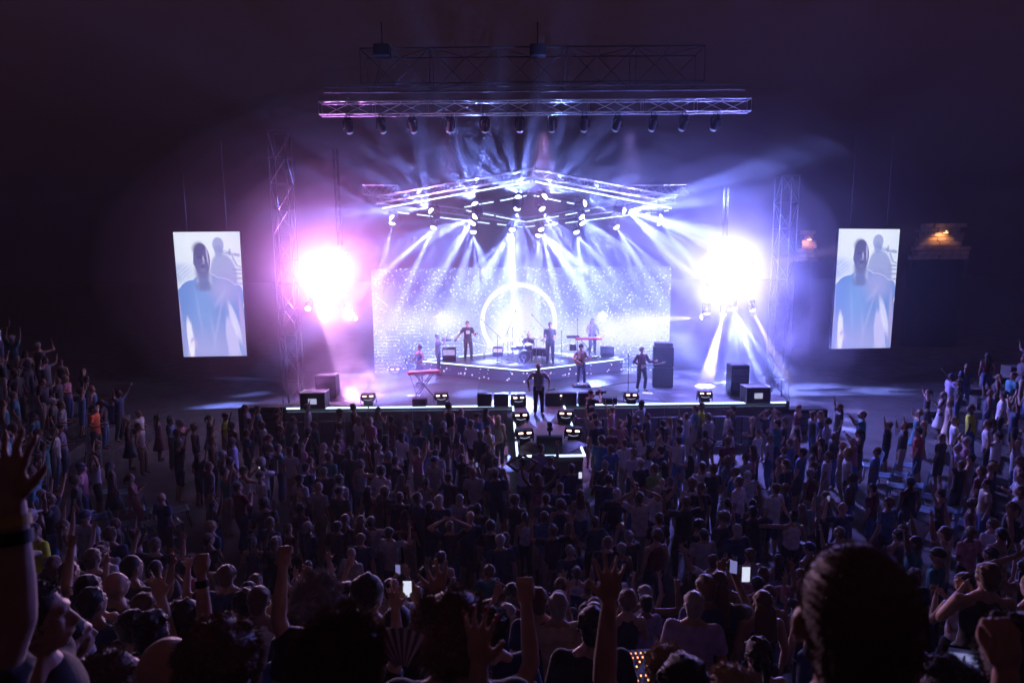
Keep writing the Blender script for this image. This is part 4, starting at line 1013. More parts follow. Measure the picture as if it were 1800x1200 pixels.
def bottom(kind, legs='stand', vox=.018):
    key = ('bot', kind, legs, vox)
    if key in MESHC: return MESHC[key]
    mb = MB()
    if kind == 'skirt':
        mb.loft([(0, 0, z, rx, ry) for z, rx, ry in ((.42, .27, .24), (.6, .23, .19), (.8, .19, .14), (.95, .165, .118), (1.02, .152, .11))])
        for i in range(9): a = 2*PI*i/9; mb.cap((.25*math.cos(a), .22*math.sin(a), .44), .028, (.17*math.cos(a), .12*math.sin(a), .85), .01, 8)
        nm = 'skirt'
    else:
        nm = 'shorts' if kind == 'shorts' else 'trousers'
        mb.loft([(0, 0, z, rx, ry) for z, rx, ry in ((.80, .165, .11), (.9, .175, .12), (.99, .16, .113))])
        for s, L in ((-1, LEG[legs][0]), (1, LEG[legs][1])):
            h_, k_, a_ = [HV((s*v[0], v[1], v[2])) for v in L]
            mb.cap(h_, .103, k_, .076, 14)
            if kind != 'shorts': mb.tube(k_, a_+HV((0, 0, .0)), .075, .06, 14); mb.ell(k_, (.075,)*3)
    MESHC[key] = me = mb.remesh(nm, cloth, vox, 2, .42); return me
def hairmesh(kind, vox=.012, strands=0, seed=0):
    key = ('hair', kind, vox, strands, seed)
    if key in MESHC: return MESHC[key]
    mb = MB(); r_ = random.Random(seed+5)
    c = HV((0, -.03, 1.658)); rad_ = HV((.084, .098, .098))
    if kind == 'curly': rad_ = HV((.108, .118, .118)); c = HV((0, -.04, 1.665))
    if kind == 'afro': rad_ = HV((.112, .122, .12)); c = HV((0, -.042, 1.668))
    if kind == 'buzz': rad_ = HV((.080, .096, .098)); c = HV((0, -.026, 1.655))
    mb.ell(c, rad_, None, 22, 14)
    if kind in ('short', 'buzz'): mb.ell((0, -.055, 1.60), (.068, .058, .08), None, 16, 10)
    if kind in ('short', 'long', 'tail', 'bun'):
        for i in range(34):
            u = HV((r_.gauss(0, 1), r_.gauss(-.2, 1), abs(r_.gauss(.2, 1)))).normalized(); p = HV((u.x*rad_.x, u.y*rad_.y, u.z*rad_.z))*.97+c
            mb.ell(p, (r_.uniform(.010, .026), r_.uniform(.010, .026), r_.uniform(.006, .016)), None, 8, 6)
    if kind in ('curly', 'afro'):
        for i in range(70):
            u = HV((r_.gauss(0, 1), r_.gauss(-.3, 1), r_.gauss(.3, 1))).normalized(); p = HV((u.x*rad_.x, u.y*rad_.y, u.z*rad_.z))*.96+c
            if p.y > .06 and p.z < 1.66: continue
            mb.ell(p, (r_.uniform(.012, .024),)*3, None, 8, 6)
    if kind == 'long':
        mb.ell((0, -.06, 1.58), (.09, .07, .12), None, 16, 10)
        for i in range(9):
            x = -.08+.02*i; mb.cap((x, -.07-.02*math.cos(x*12), 1.6), .026, (x*1.25+r_.uniform(-.01, .01), -.115+r_.uniform(-.01, .01), 1.27+abs(x)*.5+r_.uniform(-.03, .03)), .016, 8)
    if kind == 'bun': mb.ell((0, -.09, 1.735), (.045, .045, .042)); mb.ell((0, -.06, 1.61), (.07, .06, .075))
    if kind == 'tail':
        mb.ell((0, -.06, 1.61), (.07, .06, .075)); mb.cap((0, -.12, 1.68), .03, (0, -.17, 1.60), .03); mb.cap((0, -.17, 1.60), .03, (.01, -.15, 1.42), .012)
    if kind == 'cap':
        mb = MB(); mb.ell((0, -.018, 1.672), (.088, .105, .088), None, 20, 12); mb.prism([(-.075, .05), (.075, .05), (.06, .16), (0, .185), (-.06, .16)], 1.67, 1.682)
    if kind == 'beanie': mb = MB(); mb.ell((0, -.025, 1.68), (.09, .104, .09), None, 20, 12)
    nm = {'cap': 'cap', 'beanie': 'beanie'}.get(kind, 'hair')
    me = mb.remesh(nm, hairm if nm == 'hair' else cloth, vox, 2, .5)
    if strands:          # loose fine strands over the outline
        vs = [v.co.copy() for v in me.vertices]; fs = [tuple(p.vertices) for p in me.polygons]; out_ = MB(); out_.v = [tuple(v) for v in vs]; out_.f = fs
        ln = {'buzz': .005, 'short': .016, 'curly': .022, 'afro': .02, 'long': .03, 'bun': .02, 'tail': .02}.get(kind, .015)
        for i in range(strands):
            v = vs[r_.randrange(len(vs))]; u = (v-c)
            if v.y > .07 and v.z < 1.66: continue
            u.normalize(); u = (u+HV((r_.uniform(-1, 1), r_.uniform(-1, 1), r_.uniform(-.6, 1)))*.55).normalized(); L = ln*r_.uniform(.5, 1.5)
            s_ = u.orthogonal().normalized()*.0011; q = v+u*L*.5+HV((r_.uniform(-1, 1), r_.uniform(-1, 1), r_.uniform(-1, .3)))*L*.2; e = q+(u+HV((r_.uniform(-1, 1), r_.uniform(-1, 1), r_.uniform(-1.2, .4)))*.8)*L*.5
            out_.add([v-s_, v+s_, q+s_*.8, q-s_*.8, e], [(0, 1, 2, 3), (3, 2, 4)])
        me2 = out_.mesh(nm, hairm, fix=False); me2.polygons.foreach_set('use_smooth', [True]*len(me2.polygons)); me = me2
    MESHC[key] = me; return me
SHOE = {}
def shoe(legs, s, vox=.012):
    key = ('shoe', legs, s)
    if key not in MESHC:
        a_ = LEG[legs][0 if s < 0 else 1][2]; a_ = HV((s*a_[0], a_[1], a_[2])); mb = MB()
        mb.cap(a_+HV((0, -.025, -.045)), .046, a_+HV((s*.022, .15, -.05)), .04, 12); mb.tube(a_+HV((0, 0, -.05)), a_+HV((0, 0, .01)), .045, .048, 12)
        MESHC[key] = mb.remesh('shoe', shoem, vox, 1)
    return MESHC[key]
HAIRC = {'black': (.035, .028, .028), 'brown': (.14, .085, .055), 'blond': (.35, .24, .12), 'grey': (.3, .29, .29), 'white': (.6, .58, .58)}
SKINS = [(.42, .25, .17), (.34, .19, .12), (.5, .31, .22), (.22, .12, .075), (.12, .065, .045)]
TOPC = {'white': (.72, .70, .74), 'pale grey': (.42, .42, .46), 'black': (.04, .038, .045), 'navy': (.04, .06, .14), 'blue': (.08, .17, .38), 'teal': (.05, .22, .27), 'beige': (.45, .36, .28), 'pink': (.5, .2, .27), 'red': (.4, .03, .04), 'dark grey': (.08, .08, .09), 'lilac': (.35, .3, .5), 'green': (.25, .42, .12), 'yellow': (.65, .75, .05), 'orange': (.9, .16, .03), 'maroon': (.14, .02, .04)}
def add(name, me, parent, col):
    o = link(name, me, parent); o.color = (*col, 1); return o
def person(pos, rz, pl='down', pr='down', tk='tee', tc='white', bk='trousers', bc='black', hk='short', hc='brown', sk=0, sc=1.0, fem=False, label='', group=None, legs='stand', vox=.013, cv=.016, hv=.012, strands=0, seed=0, shoes=None, tilt=0, hands=('open', 'open')):
    b = body(pl, pr, legs, vox, hands); r = link('person', b); r.color = (*SKINS[sk], 1)
    r.location = pos; r.rotation_euler = (tilt, 0, rz); r.scale = (sc*(.95 if fem else 1), sc, sc)
    tag(r, label, 'person', group)
    if tk: add('shirt' if tk != 'dress' else 'dress', top('tank' if tk == 'dress' else tk, pl, pr, cv, fem), r, TOPC[tc])
    add('skirt' if bk == 'skirt' else bk, bottom(bk, legs, cv+.002), r, TOPC[bc])
    if hk != 'bald': add('hair' if hk not in ('cap', 'beanie') else hk, hairmesh(hk, hv, strands if strands else 260, seed if strands else rnd.randrange(4)), r, HAIRC.get(hc) or TOPC[hc])
    if shoes:
        for s in (-1, 1): add('shoe', shoe(legs, s), r, TOPC[shoes])
    return r
def hairword(hk, hc):
    return {'short': 'short haired', 'long': 'long haired', 'curly': 'curly haired', 'afro': 'big haired', 'bun': 'bun haired', 'tail': 'ponytailed', 'bald': 'bald', 'cap': 'capped', 'beanie': 'beanie wearing', 'buzz': 'close cropped'}[hk] if hc not in ('blond', 'grey', 'white') or hk in ('bald', 'cap', 'beanie') else {'blond': 'blond', 'grey': 'grey haired', 'white': 'white haired'}[hc]

# ---- the band (performers face the camera: rz near pi)
def perf(px, py, z, **k):
    h = k.pop('h', 1.0); rz = k.pop('rz', PI)
    return person(atZ(px, py, z), rz, vox=.010, cv=.012, hv=.010, sc=h, **k)
sg = perf(947, 728, SZ, pl='sing', pr='sing', tc='lilac', tc_=None, label='x') if False else None
singer = perf(947, 729, SZ, h=1.04, pl='sing', pr='sing', tc='pale grey', bc='black', hk='buzz', hc='brown', shoes='white', legs='stand', hands=('fist', 'fist'),
     label='person singing on the catwalk in pale T-shirt, dark trousers and white shoes, microphone lowered', rz=PI+.05)
perf(823, 633, RZ, h=1.06, pl='holdmic', pr='low_out', tc='black', bc='dark grey', hk='cap', hc='black', legs='step', label='person in black cap and printed black T-shirt holding a microphone on the riser', rz=PI+.15, shoes='dark grey')
perf(967, 638, RZ, h=1.07, pl='bent', pr='bent', tc='black', bc='black', hk='short', hc='black', sk=3, label='bearded person in dark shirt standing with hands folded right of the drums', rz=PI-.05, shoes='black')
perf(929, 632, RZ, h=.98, pl='drumL', pr='drumR', tc='dark grey', bc='black', hk='bald', legs='sit', label='bald person drumming behind the kit in dark T-shirt', rz=PI, shoes='black', sk=2).location.z = RZ-.42
perf(1041, 624, RZ, h=1.04, pl='keys', pr='keys', tk='long', tc='white', bc='dark grey', hk='long', hc='brown', sk=2, label='long haired person in white shirt playing the right red keyboard', rz=PI+.1, shoes='black')
g1 = perf(1021, 676, SZ, h=1.0, pl='fret', pr='strum', tc='beige', bc='navy', hk='curly', hc='black', legs='step', shoes='white', label='person in pale T-shirt playing electric guitar, bending over the pedal board', rz=PI-.1, tilt=-.06, hands=('fist', 'fist'))
g2 = perf(1127, 687, SZ, h=1.03, pl='fret', pr='strum', tk='long', tc='maroon', bc='dark grey', hk='curly', hc='brown', legs='step', shoes='white', label='curly haired bearded person in maroon shirt playing bass by the speaker stack', rz=PI+.25, hands=('fist', 'fist'))
perf(739, 675, SZ, h=.97, pl='keys', pr='keys', tk='tank', tc='navy', bk='skirt', bc='navy', hk='curly', hc='black', sk=1, fem=True, label='curly haired person in dark sleeveless dress at the left red keyboard', rz=PI-.6, shoes='black')
perf(771, 659, SZ, h=1.1, pl='bent', pr='phone', tc='black', bc='black', hk='beanie', hc='black', sk=3, label='dark camera operator with shoulder camera beside the riser, seen sideways', rz=-PI/2+.2, shoes='black')
def cam_thing(pos, rz, label):
    t = empty('video_camera', pos, rz); tag(t, label, 'camera'); b = MB().bevbox((0, 0, 0), (.12, .26, .14), .02).obj('body', blk, t); MB().tube((0, .13, 0), (0, .3, 0), .045, .055, 12).obj('lens', steel, t); MB().tube((0, -.1, .1), (0, .1, .1), .012).obj('handle', blk, t)
p = atZ(770, 655, SZ); cam_thing(p+HV((.34, .1, 1.55)), -PI/2+.2, 'black shoulder camera held by the operator beside the riser')
# microphone in the singer's left hand (right in the photo)
t = empty('microphone', atZ(947, 729, SZ)+HV((.345, -.20, .93)), 0); t.rotation_euler = (0, rad(85), .3); tag(t, 'black wireless microphone in the singer hand', 'microphone')
MB().tube((0, 0, -.08), (0, 0, .16), .014, .018).obj('body', blk, t); MB().ell((0, 0, .19), (.028, .028, .034)).obj('grille', steel, t)
t = empty('microphone', atZ(823, 633, RZ)+HV((.36, -.34, 1.2)), 0); t.rotation_euler = (.6, .2, 0); tag(t, 'black microphone held low by the capped singer on the riser', 'microphone')
MB().tube((0, 0, -.08), (0, 0, .12), .014, .018).obj('body', blk, t); MB().ell((0, 0, .15), (.028, .028, .034)).obj('grille', steel, t)
# shirt print
o = MB().box((0, 0, 0), (.17, .004, .15)).obj('shirt_print', whitep); r = [x for x in COL.objects if x.name.startswith('person') and 'printed' in x.get('label', '')][0]; o.parent = r; o.location = (0, .128, 1.27)
def guitar(root, basslike, label, bodyc, rz):
    t = empty('guitar', root.location, root.rotation_euler.z); tag(t, label, 'guitar'); sc = 1.0
    def F(x, y, z):      # local plane -> tilted in front of belly; x to the player's left hand
        a = rad(14 if not basslike else 6); X = -x*math.cos(a)*-1; 
        return (-(x*math.cos(a)-y*math.sin(a)), .185+z, 1.06+(x*math.sin(a)+y*math.cos(a)))
    pts = [(-.24, 0), (-.22, .11), (-.12, .155), (0, .12), (.1, .145), (.17, .12), (.13, .04), (.13, -.03), (.18, -.11), (.1, -.14), (0, -.115), (-.12, -.16), (-.22, -.11)]
    MB().prism([(x-.04, y) for x, y in pts], -.022, .022, F).obj('body', M('guitar_'+bodyc[0], bodyc[1], .2), t)
    MB().prism([(x-.04, y*.6) for x, y in ((-.1, .1), (.1, .12), (.12, -.02), (.05, -.14), (-.08, -.15))], .023, .026, F).obj('pickguard', blk if not basslike else whitep, t)
    L = .62 if not basslike else .78
    MB().prism([(.05, .025), (L, .02), (L, -.02), (.05, -.025)], .02, .04, F).obj('neck', M('maple_neck', (.4, .25, .12), .35), t)
    MB().prism([(L, .02), (L+.03, .045), (L+.17, .05), (L+.19, .01), (L+.03, -.03), (L, -.02)], .01, .03, F).obj('headstock', M('maple_neck'), t)
    sb = MB(); sb.path([F(-.25, 0, 0), (.16, .14, 1.2), (.15, .02, 1.47), (-.03, -.13, 1.42), (-.2, .1, 1.2), F(.16, .1, 0)], .014); sb.obj('strap', blkfab, t)
guitar(g1, False, 'sunburst electric guitar held by the guitarist in the pale T-shirt', ('sunburst', (.5, .25, .06)), 0)
guitar(g2, True, 'dark bass guitar held low by the curly haired bass player', ('brown', (.15, .06, .03)), 0)

# ---- the crowd
PHONES = []
placed = []          # (x, y)
CROWD = []           # pending individuals
def near_ok(x, y, m): return all((x-a)**2+(y-b)**2 > m*m for a, b in placed)
def blocked(x, y):
    lx, ly = toL((x, y))
    if ly > -1.6: return True
    if abs(lx) < 1.35 and ly > -6.5: return True
    return False
# codes: px, py (head centre), top, colour, pose L/R, hair, hair colour
SPEC = '''466 742 tee white bent bent short brown|538 719 long white down up short brown|624 740 tee white down down short brown|652 744 tee pink up down short blond|590 744 tee dark_grey down down short brown|603 760 tee maroon down down short brown
634 775 tank blue down down bun brown|646 769 tank pink up down long brown|667 778 tee white down wave short brown|675 765 tank pink down up long black|702 769 tee white down down short black|700 789 tee pale_grey down down short black
711 750 tee blue down down bald brown|739 760 tee navy down down short black|781 758 tee black down down short black|800 762 tank pink down down long black|832 744 tee white bent bent short brown|854 749 tee pale_grey down down short brown|878 731 tee beige down down long blond
593 783 tee black wave wave short brown|490 783 tee teal down down short brown|468 786 tee dark_grey down down short brown|509 789 tee white down down short brown|546 797 tank lilac down upwide tail brown|575 808 tee teal down down short brown|535 822 tee navy down down short black|574 825 tee dark_grey down down short brown
629 817 tank pale_grey down wave curly brown|668 833 tee white bent bent curly black|693 814 tee black down down short black|706 828 tank maroon down down long brown|599 837 tee pale_grey down down curly black|649 855 tank black down down long black|789 837 tee black hip hip short brown|753 839 tank pale_grey down down tail black
824 822 tee black phone phone short brown|838 832 tee pale_grey down down bald white|877 836 tee navy down down short brown|922 806 tank white head head short black|557 860 tee pale_grey down down bald brown|515 867 tank beige down down long blond|602 864 tee dark_grey down down cap black|465 886 tee dark_grey bent bent curly black
665 870 tank black down down long black|680 870 tee black down down curly brown|697 872 tee black down down short brown|721 886 tee maroon down down long black|738 878 tee navy down down short black|754 886 tee black down down short black|771 886 tee navy down down short grey|829 892 tee black down down short brown
846 889 tee black down down short black|910 878 tee dark_grey down down curly brown|924 894 tank white down down tail black|953 903 tee blue down down short brown|821 905 tee navy down down bald brown|660 908 tee pale_grey down out short black|546 917 tee navy down down short grey|510 919 tee maroon down down tail brown
466 919 tee navy down down short brown|607 903 tank black down down long brown|638 911 tank maroon down down long brown|588 917 tee black down down short black|792 919 tee black head head short brown|863 919 tee black down down curly black|890 939 tee navy down down short brown|631 942 tee navy down down short brown|488 947 tee black bent bent short brown
1051 744 tee navy down down short brown|1074 716 tank pink up up short brown|1092 742 tee pink clasp clasp short blond|1069 756 tee maroon down down short brown|1119 733 tee navy down down short brown|1137 727 tee dark_grey down down short brown|1161 753 tank beige down down long black|1131 759 tee white wave down long brown
1139 777 tank white down down long black|1207 726 tee white up down short brown|1221 719 tee blue down down short brown|1201 739 tee white down down short brown|1235 716 tee yellow down up short brown|1251 738 tee pale_grey down down short brown|1276 726 tee white down down bald brown|1236 755 tank lilac down down long black
1190 770 tee white phone phone short black|1167 796 tee navy head head short black|1214 796 tank black wave down long black|1290 762 tee white down down short brown|1276 778 tee maroon down down short brown|1328 755 tee white down down short brown|1369 733 tee white bent bent short brown|1354 763 tee pale_grey down down bald brown
1319 780 tee pink down down long brown|1374 783 tee blue down down short brown|1394 774 tee blue down down short brown|1053 777 tee blue down down curly brown|1078 785 tee blue down down short brown|1103 780 tee white down down short brown|1114 796 tee white down down short brown|1237 821 tee white down down short brown
1251 830 tee black down down short brown|1283 810 tee navy down down short brown|1285 828 tee blue down down short brown|1321 830 tee pale_grey down down short grey|1368 813 tank maroon down down short brown|1387 823 tee navy down down short brown|967 811 tee black down down short brown|1000 822 tee navy hip down short brown
1150 827 tee green down down short brown|1167 841 tee black down down bald brown|1185 841 tee dark_grey down down short brown|1119 849 tank white down down long black|1211 852 tee white down down curly brown|1228 860 tee black down down short brown|1275 871 tank pale_grey down down tail black|1303 855 tee white down down short brown
1325 863 tank pink down down bun brown|1358 860 tee white down down short brown|986 853 tee navy down down short brown|1025 858 tank white down down long brown|957 877 tee dark_grey down down short brown|986 883 tank navy down down curly brown|1003 913 tank navy down down long brown|1042 908 tee navy hip hip short brown
1153 910 tee black down down short brown|1108 938 tee dark_grey phone phone short grey|1150 944 tank maroon down down curly brown|1228 922 tee black bent bent curly black|1269 919 tee black down down curly brown|1237 932 tee pale_grey down down short black|1300 930 tee navy down down short grey|1328 899 tee black down down short black
1392 905 tank white out down short black|1007 955 tee navy down down short grey|1061 955 tee black down down short brown|1087 955 tank navy down down short grey|362 947 tee black down down short brown|370 918 tee navy down down curly blond|492 950 tee navy wave wave short brown|615 962 tee pale_grey down down bald brown|677 1010 tee dark_grey down down tail brown
737 1012 tee navy down down short black|882 957 tee navy down down short grey|190 962 tee white bent bent short brown|430 1035 tee navy down upwide curly black|440 1068 tank white down down short brown|405 1007 tee navy wave down short brown|1252 989 tee white upwide down short brown|1320 977 tank pale_grey down down short brown|1360 967 tank lilac down down long black
1342 1030 tank navy down down long brown|1265 1032 tee navy down down short brown|1278 1027 tee dark_grey phone phone long brown|1227 1062 tee lilac down down short grey|1005 1000 tank white down down bun brown|975 1025 tee navy down down curly brown|965 1048 tee beige down down short grey|1027 1022 tee navy wave down short brown
965 1075 tee navy down down short brown|1452 860 tank navy down down long brown|1497 800 tee white down down curly blond|1465 762 tee black up down short brown|1517 755 tank black phone phone tail black|1585 752 tee dark_grey up wave short brown|1560 742 tee black up down short brown|1430 818 tee black down down short brown|1429 830 tank maroon down down short grey
1384 851 tee navy down down short brown|1535 790 tee blue down down short brown|1620 762 tee red down down short black|1715 722 tee yellow down down short brown|1685 740 tee white down down short brown|1745 748 tee white down down short brown|1750 770 tee white wave wave short black|1700 800 tank pale_grey bent bent short black|1655 765 tee black down down short brown|390 732 tee yellow down down cap black
163 733 tee orange bent bent short black|65 925 tee yellow down down short black|120 920 tank white up up long brown|103 727 tee pale_grey bent bent short brown|75 758 tee teal down down short brown|90 760 tee white down down short brown|248 745 tank white down down short brown|308 782 tee black up up short black|345 790 tee black down up long black
285 870 tee navy down down bald brown|430 828 tank white phone phone short brown|462 830 tee white down down cap black|408 778 tee lilac hip down bald brown'''
for ent in SPEC.replace('\n', '|').split('|'):
    f = ent.split(); x, y = solve_head(float(f[0]), float(f[1]), Y=5.0)
    if blocked(x, y):
        lx, ly = toL((x, y)); ly = min(ly, -1.75)
        if abs(lx) < 1.35 and ly > -6.5: ly = -6.6
        v = T(lx, ly); x, y = v.x, v.y
    CROWD.append(dict(x=x, y=y, tk=f[2], tc=f[3].replace('_', ' '), pl=f[4], pr=f[5], hk=f[6], hc=f[7], spec=True)); placed.append((x, y))
POSES = [('down', 'down')]*12+[('bent', 'bent')]*3+[('clasp', 'clasp')]*2+[('hip', 'down')]+[('down', 'up'), ('up', 'down'), ('up', 'up'), ('wave', 'wave'), ('upwide', 'upwide'), ('down', 'wave'), ('wave', 'down'), ('phone', 'phone'), ('head', 'head')]
def rand_person(x, y):
    fem = rnd.random() < .45
    tk = rnd.choice(['tank', 'tank', 'tee', 'dress']) if fem else rnd.choice(['tee', 'tee', 'tee', 'tee', 'tank'])
    tc = rnd.choice(['white', 'pale grey', 'black', 'black', 'black', 'navy', 'navy', 'blue', 'teal', 'beige', 'pink', 'dark grey', 'dark grey', 'lilac', 'maroon'])
    hk = rnd.choice(['long', 'long', 'tail', 'bun', 'curly', 'long']) if fem else rnd.choice(['short', 'short', 'short', 'short', 'bald', 'cap', 'curly', 'buzz'])
    hc = rnd.choice(['black', 'black', 'brown', 'brown', 'brown', 'blond' if fem else 'grey'])
    if hk == 'cap': hc = rnd.choice(['black', 'navy', 'white'])
    pl, pr = rnd.choice(POSES)
    if tk == 'dress': pass
    return dict(x=x, y=y, tk=tk, tc=tc, pl=pl, pr=pr, hk=hk, hc=hc, fem=fem, spec=False)
# open strips of floor that stay free: the two aisles
def aisle(x, y):
    def segd(a, b):
        a, b, p = HV(a), HV(b), HV((x, y)); t = max(0, min(1, (p-a).dot(b-a)/(b-a).length_squared)); return (p-a.lerp(b, t)).length
    return segd((-6.9, 12.2), (-8.6, 15.5)) < .6 or segd((-10.4, 17.6), (-12.6, 19.5)) < .7 or segd((9.2, 14.5), (10.6, 17.8)) < .5 or segd((-9.8, 12.4), (-8.5, 15.2)) < .75 or segd((9.9, 15.6), (11.6, 18.6)) < .9
yy = 8.0
while yy < 22.2:
    xx = -14.2
    while xx < 15:
        x, y = xx+rnd.uniform(-.42, .42), yy+rnd.uniform(-.4, .4); xx += .74
        if math.hypot(x-CX, y-CY) > R0-.2 or blocked(x, y) or aisle(x, y) or not near_ok(x, y, .52): continue
        if rnd.random() < .05: continue
        placed.append((x, y)); CROWD.append(rand_person(x, y))
    yy += .82
# audience on the seating steps
for k in range(0, 14):
    r = R0+k*RUN+.38
    if k > 11: rng = (rad(180), rad(360))
    a = rad(180.8)
    a1 = rad(359.2)
    while a < a1:
        aa = a+rnd.uniform(-.2, .2)/r; x, y = CX+r*math.cos(aa), CY+r*math.sin(aa); a += .78/r
        p = HV((x, y, tier(x, y)+1.6)); 
        if math.hypot(x, y) < 3.8: continue
        px, py = proj(p)
        if not (-60 < px < 1860 and py < 1230): continue
        if (-.55 < x < 2.4) and y < 4.2: continue         # keep the near centre as photographed
        side = x < -4 or x > 4
        dens = .93 if side else .72
        if rnd.random() > dens or not near_ok(x, y, .6): continue
        placed.append((x, y)); d_ = rand_person(x, y); d_['tier'] = True; CROWD.append(d_)
def lateral(px): return 'far left' if px < 260 else 'left' if px < 560 else 'left centre' if px < 860 else 'centre' if px < 1060 else 'right centre' if px < 1320 else 'right' if px < 1580 else 'far right'
def depthw(x, y):
    d = math.hypot(x, y)
    if tier(x, y) > 0: return 'front steps' if tier(x, y) < .9 else 'middle steps' if tier(x, y) < 2.7 else 'upper steps'
    return 'near floor' if d < 11 else 'middle floor' if d < 14.5 else 'far floor'
PW = {('down', 'down'): 'standing still', ('bent', 'bent'): 'hands in front', ('clasp', 'clasp'): 'hands clasped', ('hip', 'down'): 'hand on hip', ('hip', 'hip'): 'hands on hips', ('down', 'up'): 'right arm up', ('up', 'down'): 'left arm up', ('up', 'up'): 'both arms up',
      ('wave', 'wave'): 'both hands waving', ('upwide', 'upwide'): 'arms flung up', ('down', 'wave'): 'right hand waving', ('wave', 'down'): 'left hand waving', ('phone', 'phone'): 'holding a phone', ('head', 'head'): 'hands on head', ('down', 'upwide'): 'right arm up', ('upwide', 'down'): 'left arm up', ('down', 'out'): 'right arm out', ('out', 'down'): 'left arm out', ('up', 'wave'): 'arms raised'}

# ---- people in the foreground (px, py of head centre, distance, look ...)
FG = [(1500, 1094, .97, 'buzz', 'brown', 'tee', 'black', 'down', 'down', 0, 0, 'close cropped head filling the lower right corner, ear lit pink, out of focus', -.22),
      (606, 1168, 1.28, 'short', 'brown', 'tee', 'black', 'down', 'down', 0, 0, 'large tousled brown head at the bottom edge, left of centre, blurred', 0),
      (398, 1168, 1.85, 'afro', 'brown', 'tee', 'dark grey', 'down', 'down', 0, 0, 'big curly head at the bottom between the bald head and the tousled one', 0),
      (300, 1178, 1.95, 'bald', 'brown', 'tee', 'navy', 'down', 'down', 2, 0, 'shiny bald head at the bottom edge, left', -.5),
      (205, 1192, 2.4, 'short', 'brown', 'tee', 'black', 'down', 'down', 0, 0, 'short haired head low at the bottom left beside the shiny bald one', -.6),
      (126, 1122, 2.8, 'buzz', 'black', 'tee', 'navy', 'down', 'down', 0, 0, 'close cropped head between the profile man and the bald head', -.7),
      (66, 1092, 2.0, 'short', 'black', 'tee', 'black', 'down', 'down', 0, 0, 'broad person in black T-shirt at bottom left, face turned right in profile', -1.1),
      (800, 1118, 1.9, 'curly', 'brown', 'tee', 'black', 'down', 'down', 2, 0, 'tight curly head at the bottom, left of centre, beside the striped fan', 0),
      (567, 1060, 2.9, 'curly', 'grey', 'tee', 'black', 'down', 'down', 0, 0, 'fuzzy grey head above the large tousled brown head', -.2),
      (521, 1132, 3.9, 'short', 'grey', 'tee', 'blue', 'down', 'down', 0, 0, 'small grey blue lit head left of the large tousled head', -.2),
      (527, 1085, 4.6, 'short', 'brown', 'tee', 'navy', 'down', 'down', 0, 0, 'small dark head just above the grey blue lit one', 0),
      (236, 1100, 3.9, 'short', 'black', 'tee', 'black', 'down', 'down', 0, 0, 'dark head behind the shiny bald head, upper left of it', -.4),
      (292, 1094, 3.8, 'beanie', 'black', 'tee', 'black', 'down', 'down', 0, 0, 'dark beanie directly above the shiny bald head', -.1),
      (259, 1068, 4.6, 'short', 'brown', 'tee', 'dark grey', 'down', 'down', 0, 0, 'person in profile looking right, above the bald heads at bottom left', -1.2),
      (862, 1104, 2.9, 'short', 'black', 'tee', 'navy', 'down', 'down', 2, 0, 'dark head immediately right of the tight curly head', .1),
      (1168, 1176, 2.6, 'short', 'blond', 'tee', 'lilac', 'down', 'down', 0, 0, 'fair head at the bottom edge right of the open raised hand', 0),
      (1280, 1222, 2.3, 'short', 'blond', 'tee', 'black', 'down', 'down', 0, 0, 'top of a fair head cut by the bottom edge, right of centre', 0),
      (1040, 1100, 3.8, 'short', 'black', 'tee', 'black', 'down', 'down', 0, 0, 'broad dark back and head behind the open raised hand', 0),
      (906, 1196, 3.4, 'short', 'grey', 'tee', 'black', 'down', 'down', 0, 0, 'small grey head at the bottom edge near the centre', 0),
      (700, 1098, 4.0, 'cap', 'black', 'tee', 'black', 'phone', 'phone', 0, 0, 'capped person above the striped fan holding a lit phone', 0),
      (1330, 1150, 3.6, 'tail', 'black', 'tank', 'black', 'down', 'down', 0, 1, 'dark ponytailed person left of the big cropped head', 0),
      (1790, 1170, 1.5, 'afro', 'black', 'tee', 'black', 'down', 'down', 2, 0, 'dark curly head cut by the bottom right corner', 0),
      (1665, 1215, 1.9, 'short', 'black', 'tee', 'black', 'down', 'down', 0, 0, 'dark head at the bottom edge beneath the lit monitor, right', 0),
      (450, 1060, 5.2, 'tail', 'brown', 'tank', 'white', 'down', 'down', 0, 1, 'person in white tank top above the big curly head', 0),
      (165, 1060, 4.4, 'short', 'black', 'tee', 'navy', 'down', 'down', 1, 0, 'dark head between the profile man and the raised bent arm', -.3)]
HANDS = [(22, 888, 1.35, 1, 'up', 'open', 'black', 'huge raised hand with yellow wristband at the left edge', -.12, 0),
         (1070, 1062, 1.95, -1, 'up', 'open', 'black', 'person raising an open hand with spread fingers, bottom right of centre', .1, 0),
         (925, 1062, 2.6, 1, 'up', 'fist', 'black', 'person raising a half closed hand at the bottom centre', -.1, 0),
         (354, 1012, 3.1, 1, 'up', 'fist', 'navy', 'person raising a fist above the big curly head', 0, 0),
         (497, 1000, 3.0, -1, 'up', 'fist', 'black', 'person raising a fist right of the other fist, above the grey heads', .1, 0),
         (283, 1052, 3.4, 1, 'wave', 'open', 'black', 'person waving an open hand by the lit left aisle', .5, 2),
         (776, 1068, 2.3, 1, 'wave', 'open', 'black', 'person waving a bare arm just left of the tight curly head', .5, 0),
         (1768, 1185, 1.3, -1, 'up', 'fist', 'black', 'blurred raised fist close to the lens at the right edge', .2, 0),
         (695, 1072, 3.3, 1, 'up', 'open', 'black', 'person raising an open palm above the striped fan', -.1, 2),
         (848, 1176, 1.5, 1, 'up', 'open', 'black', 'person with raised fingers and red nails low at the bottom centre', -.5, 0)]
nfg = 0
def settle(sc): return max(.92, min(1.07, sc))
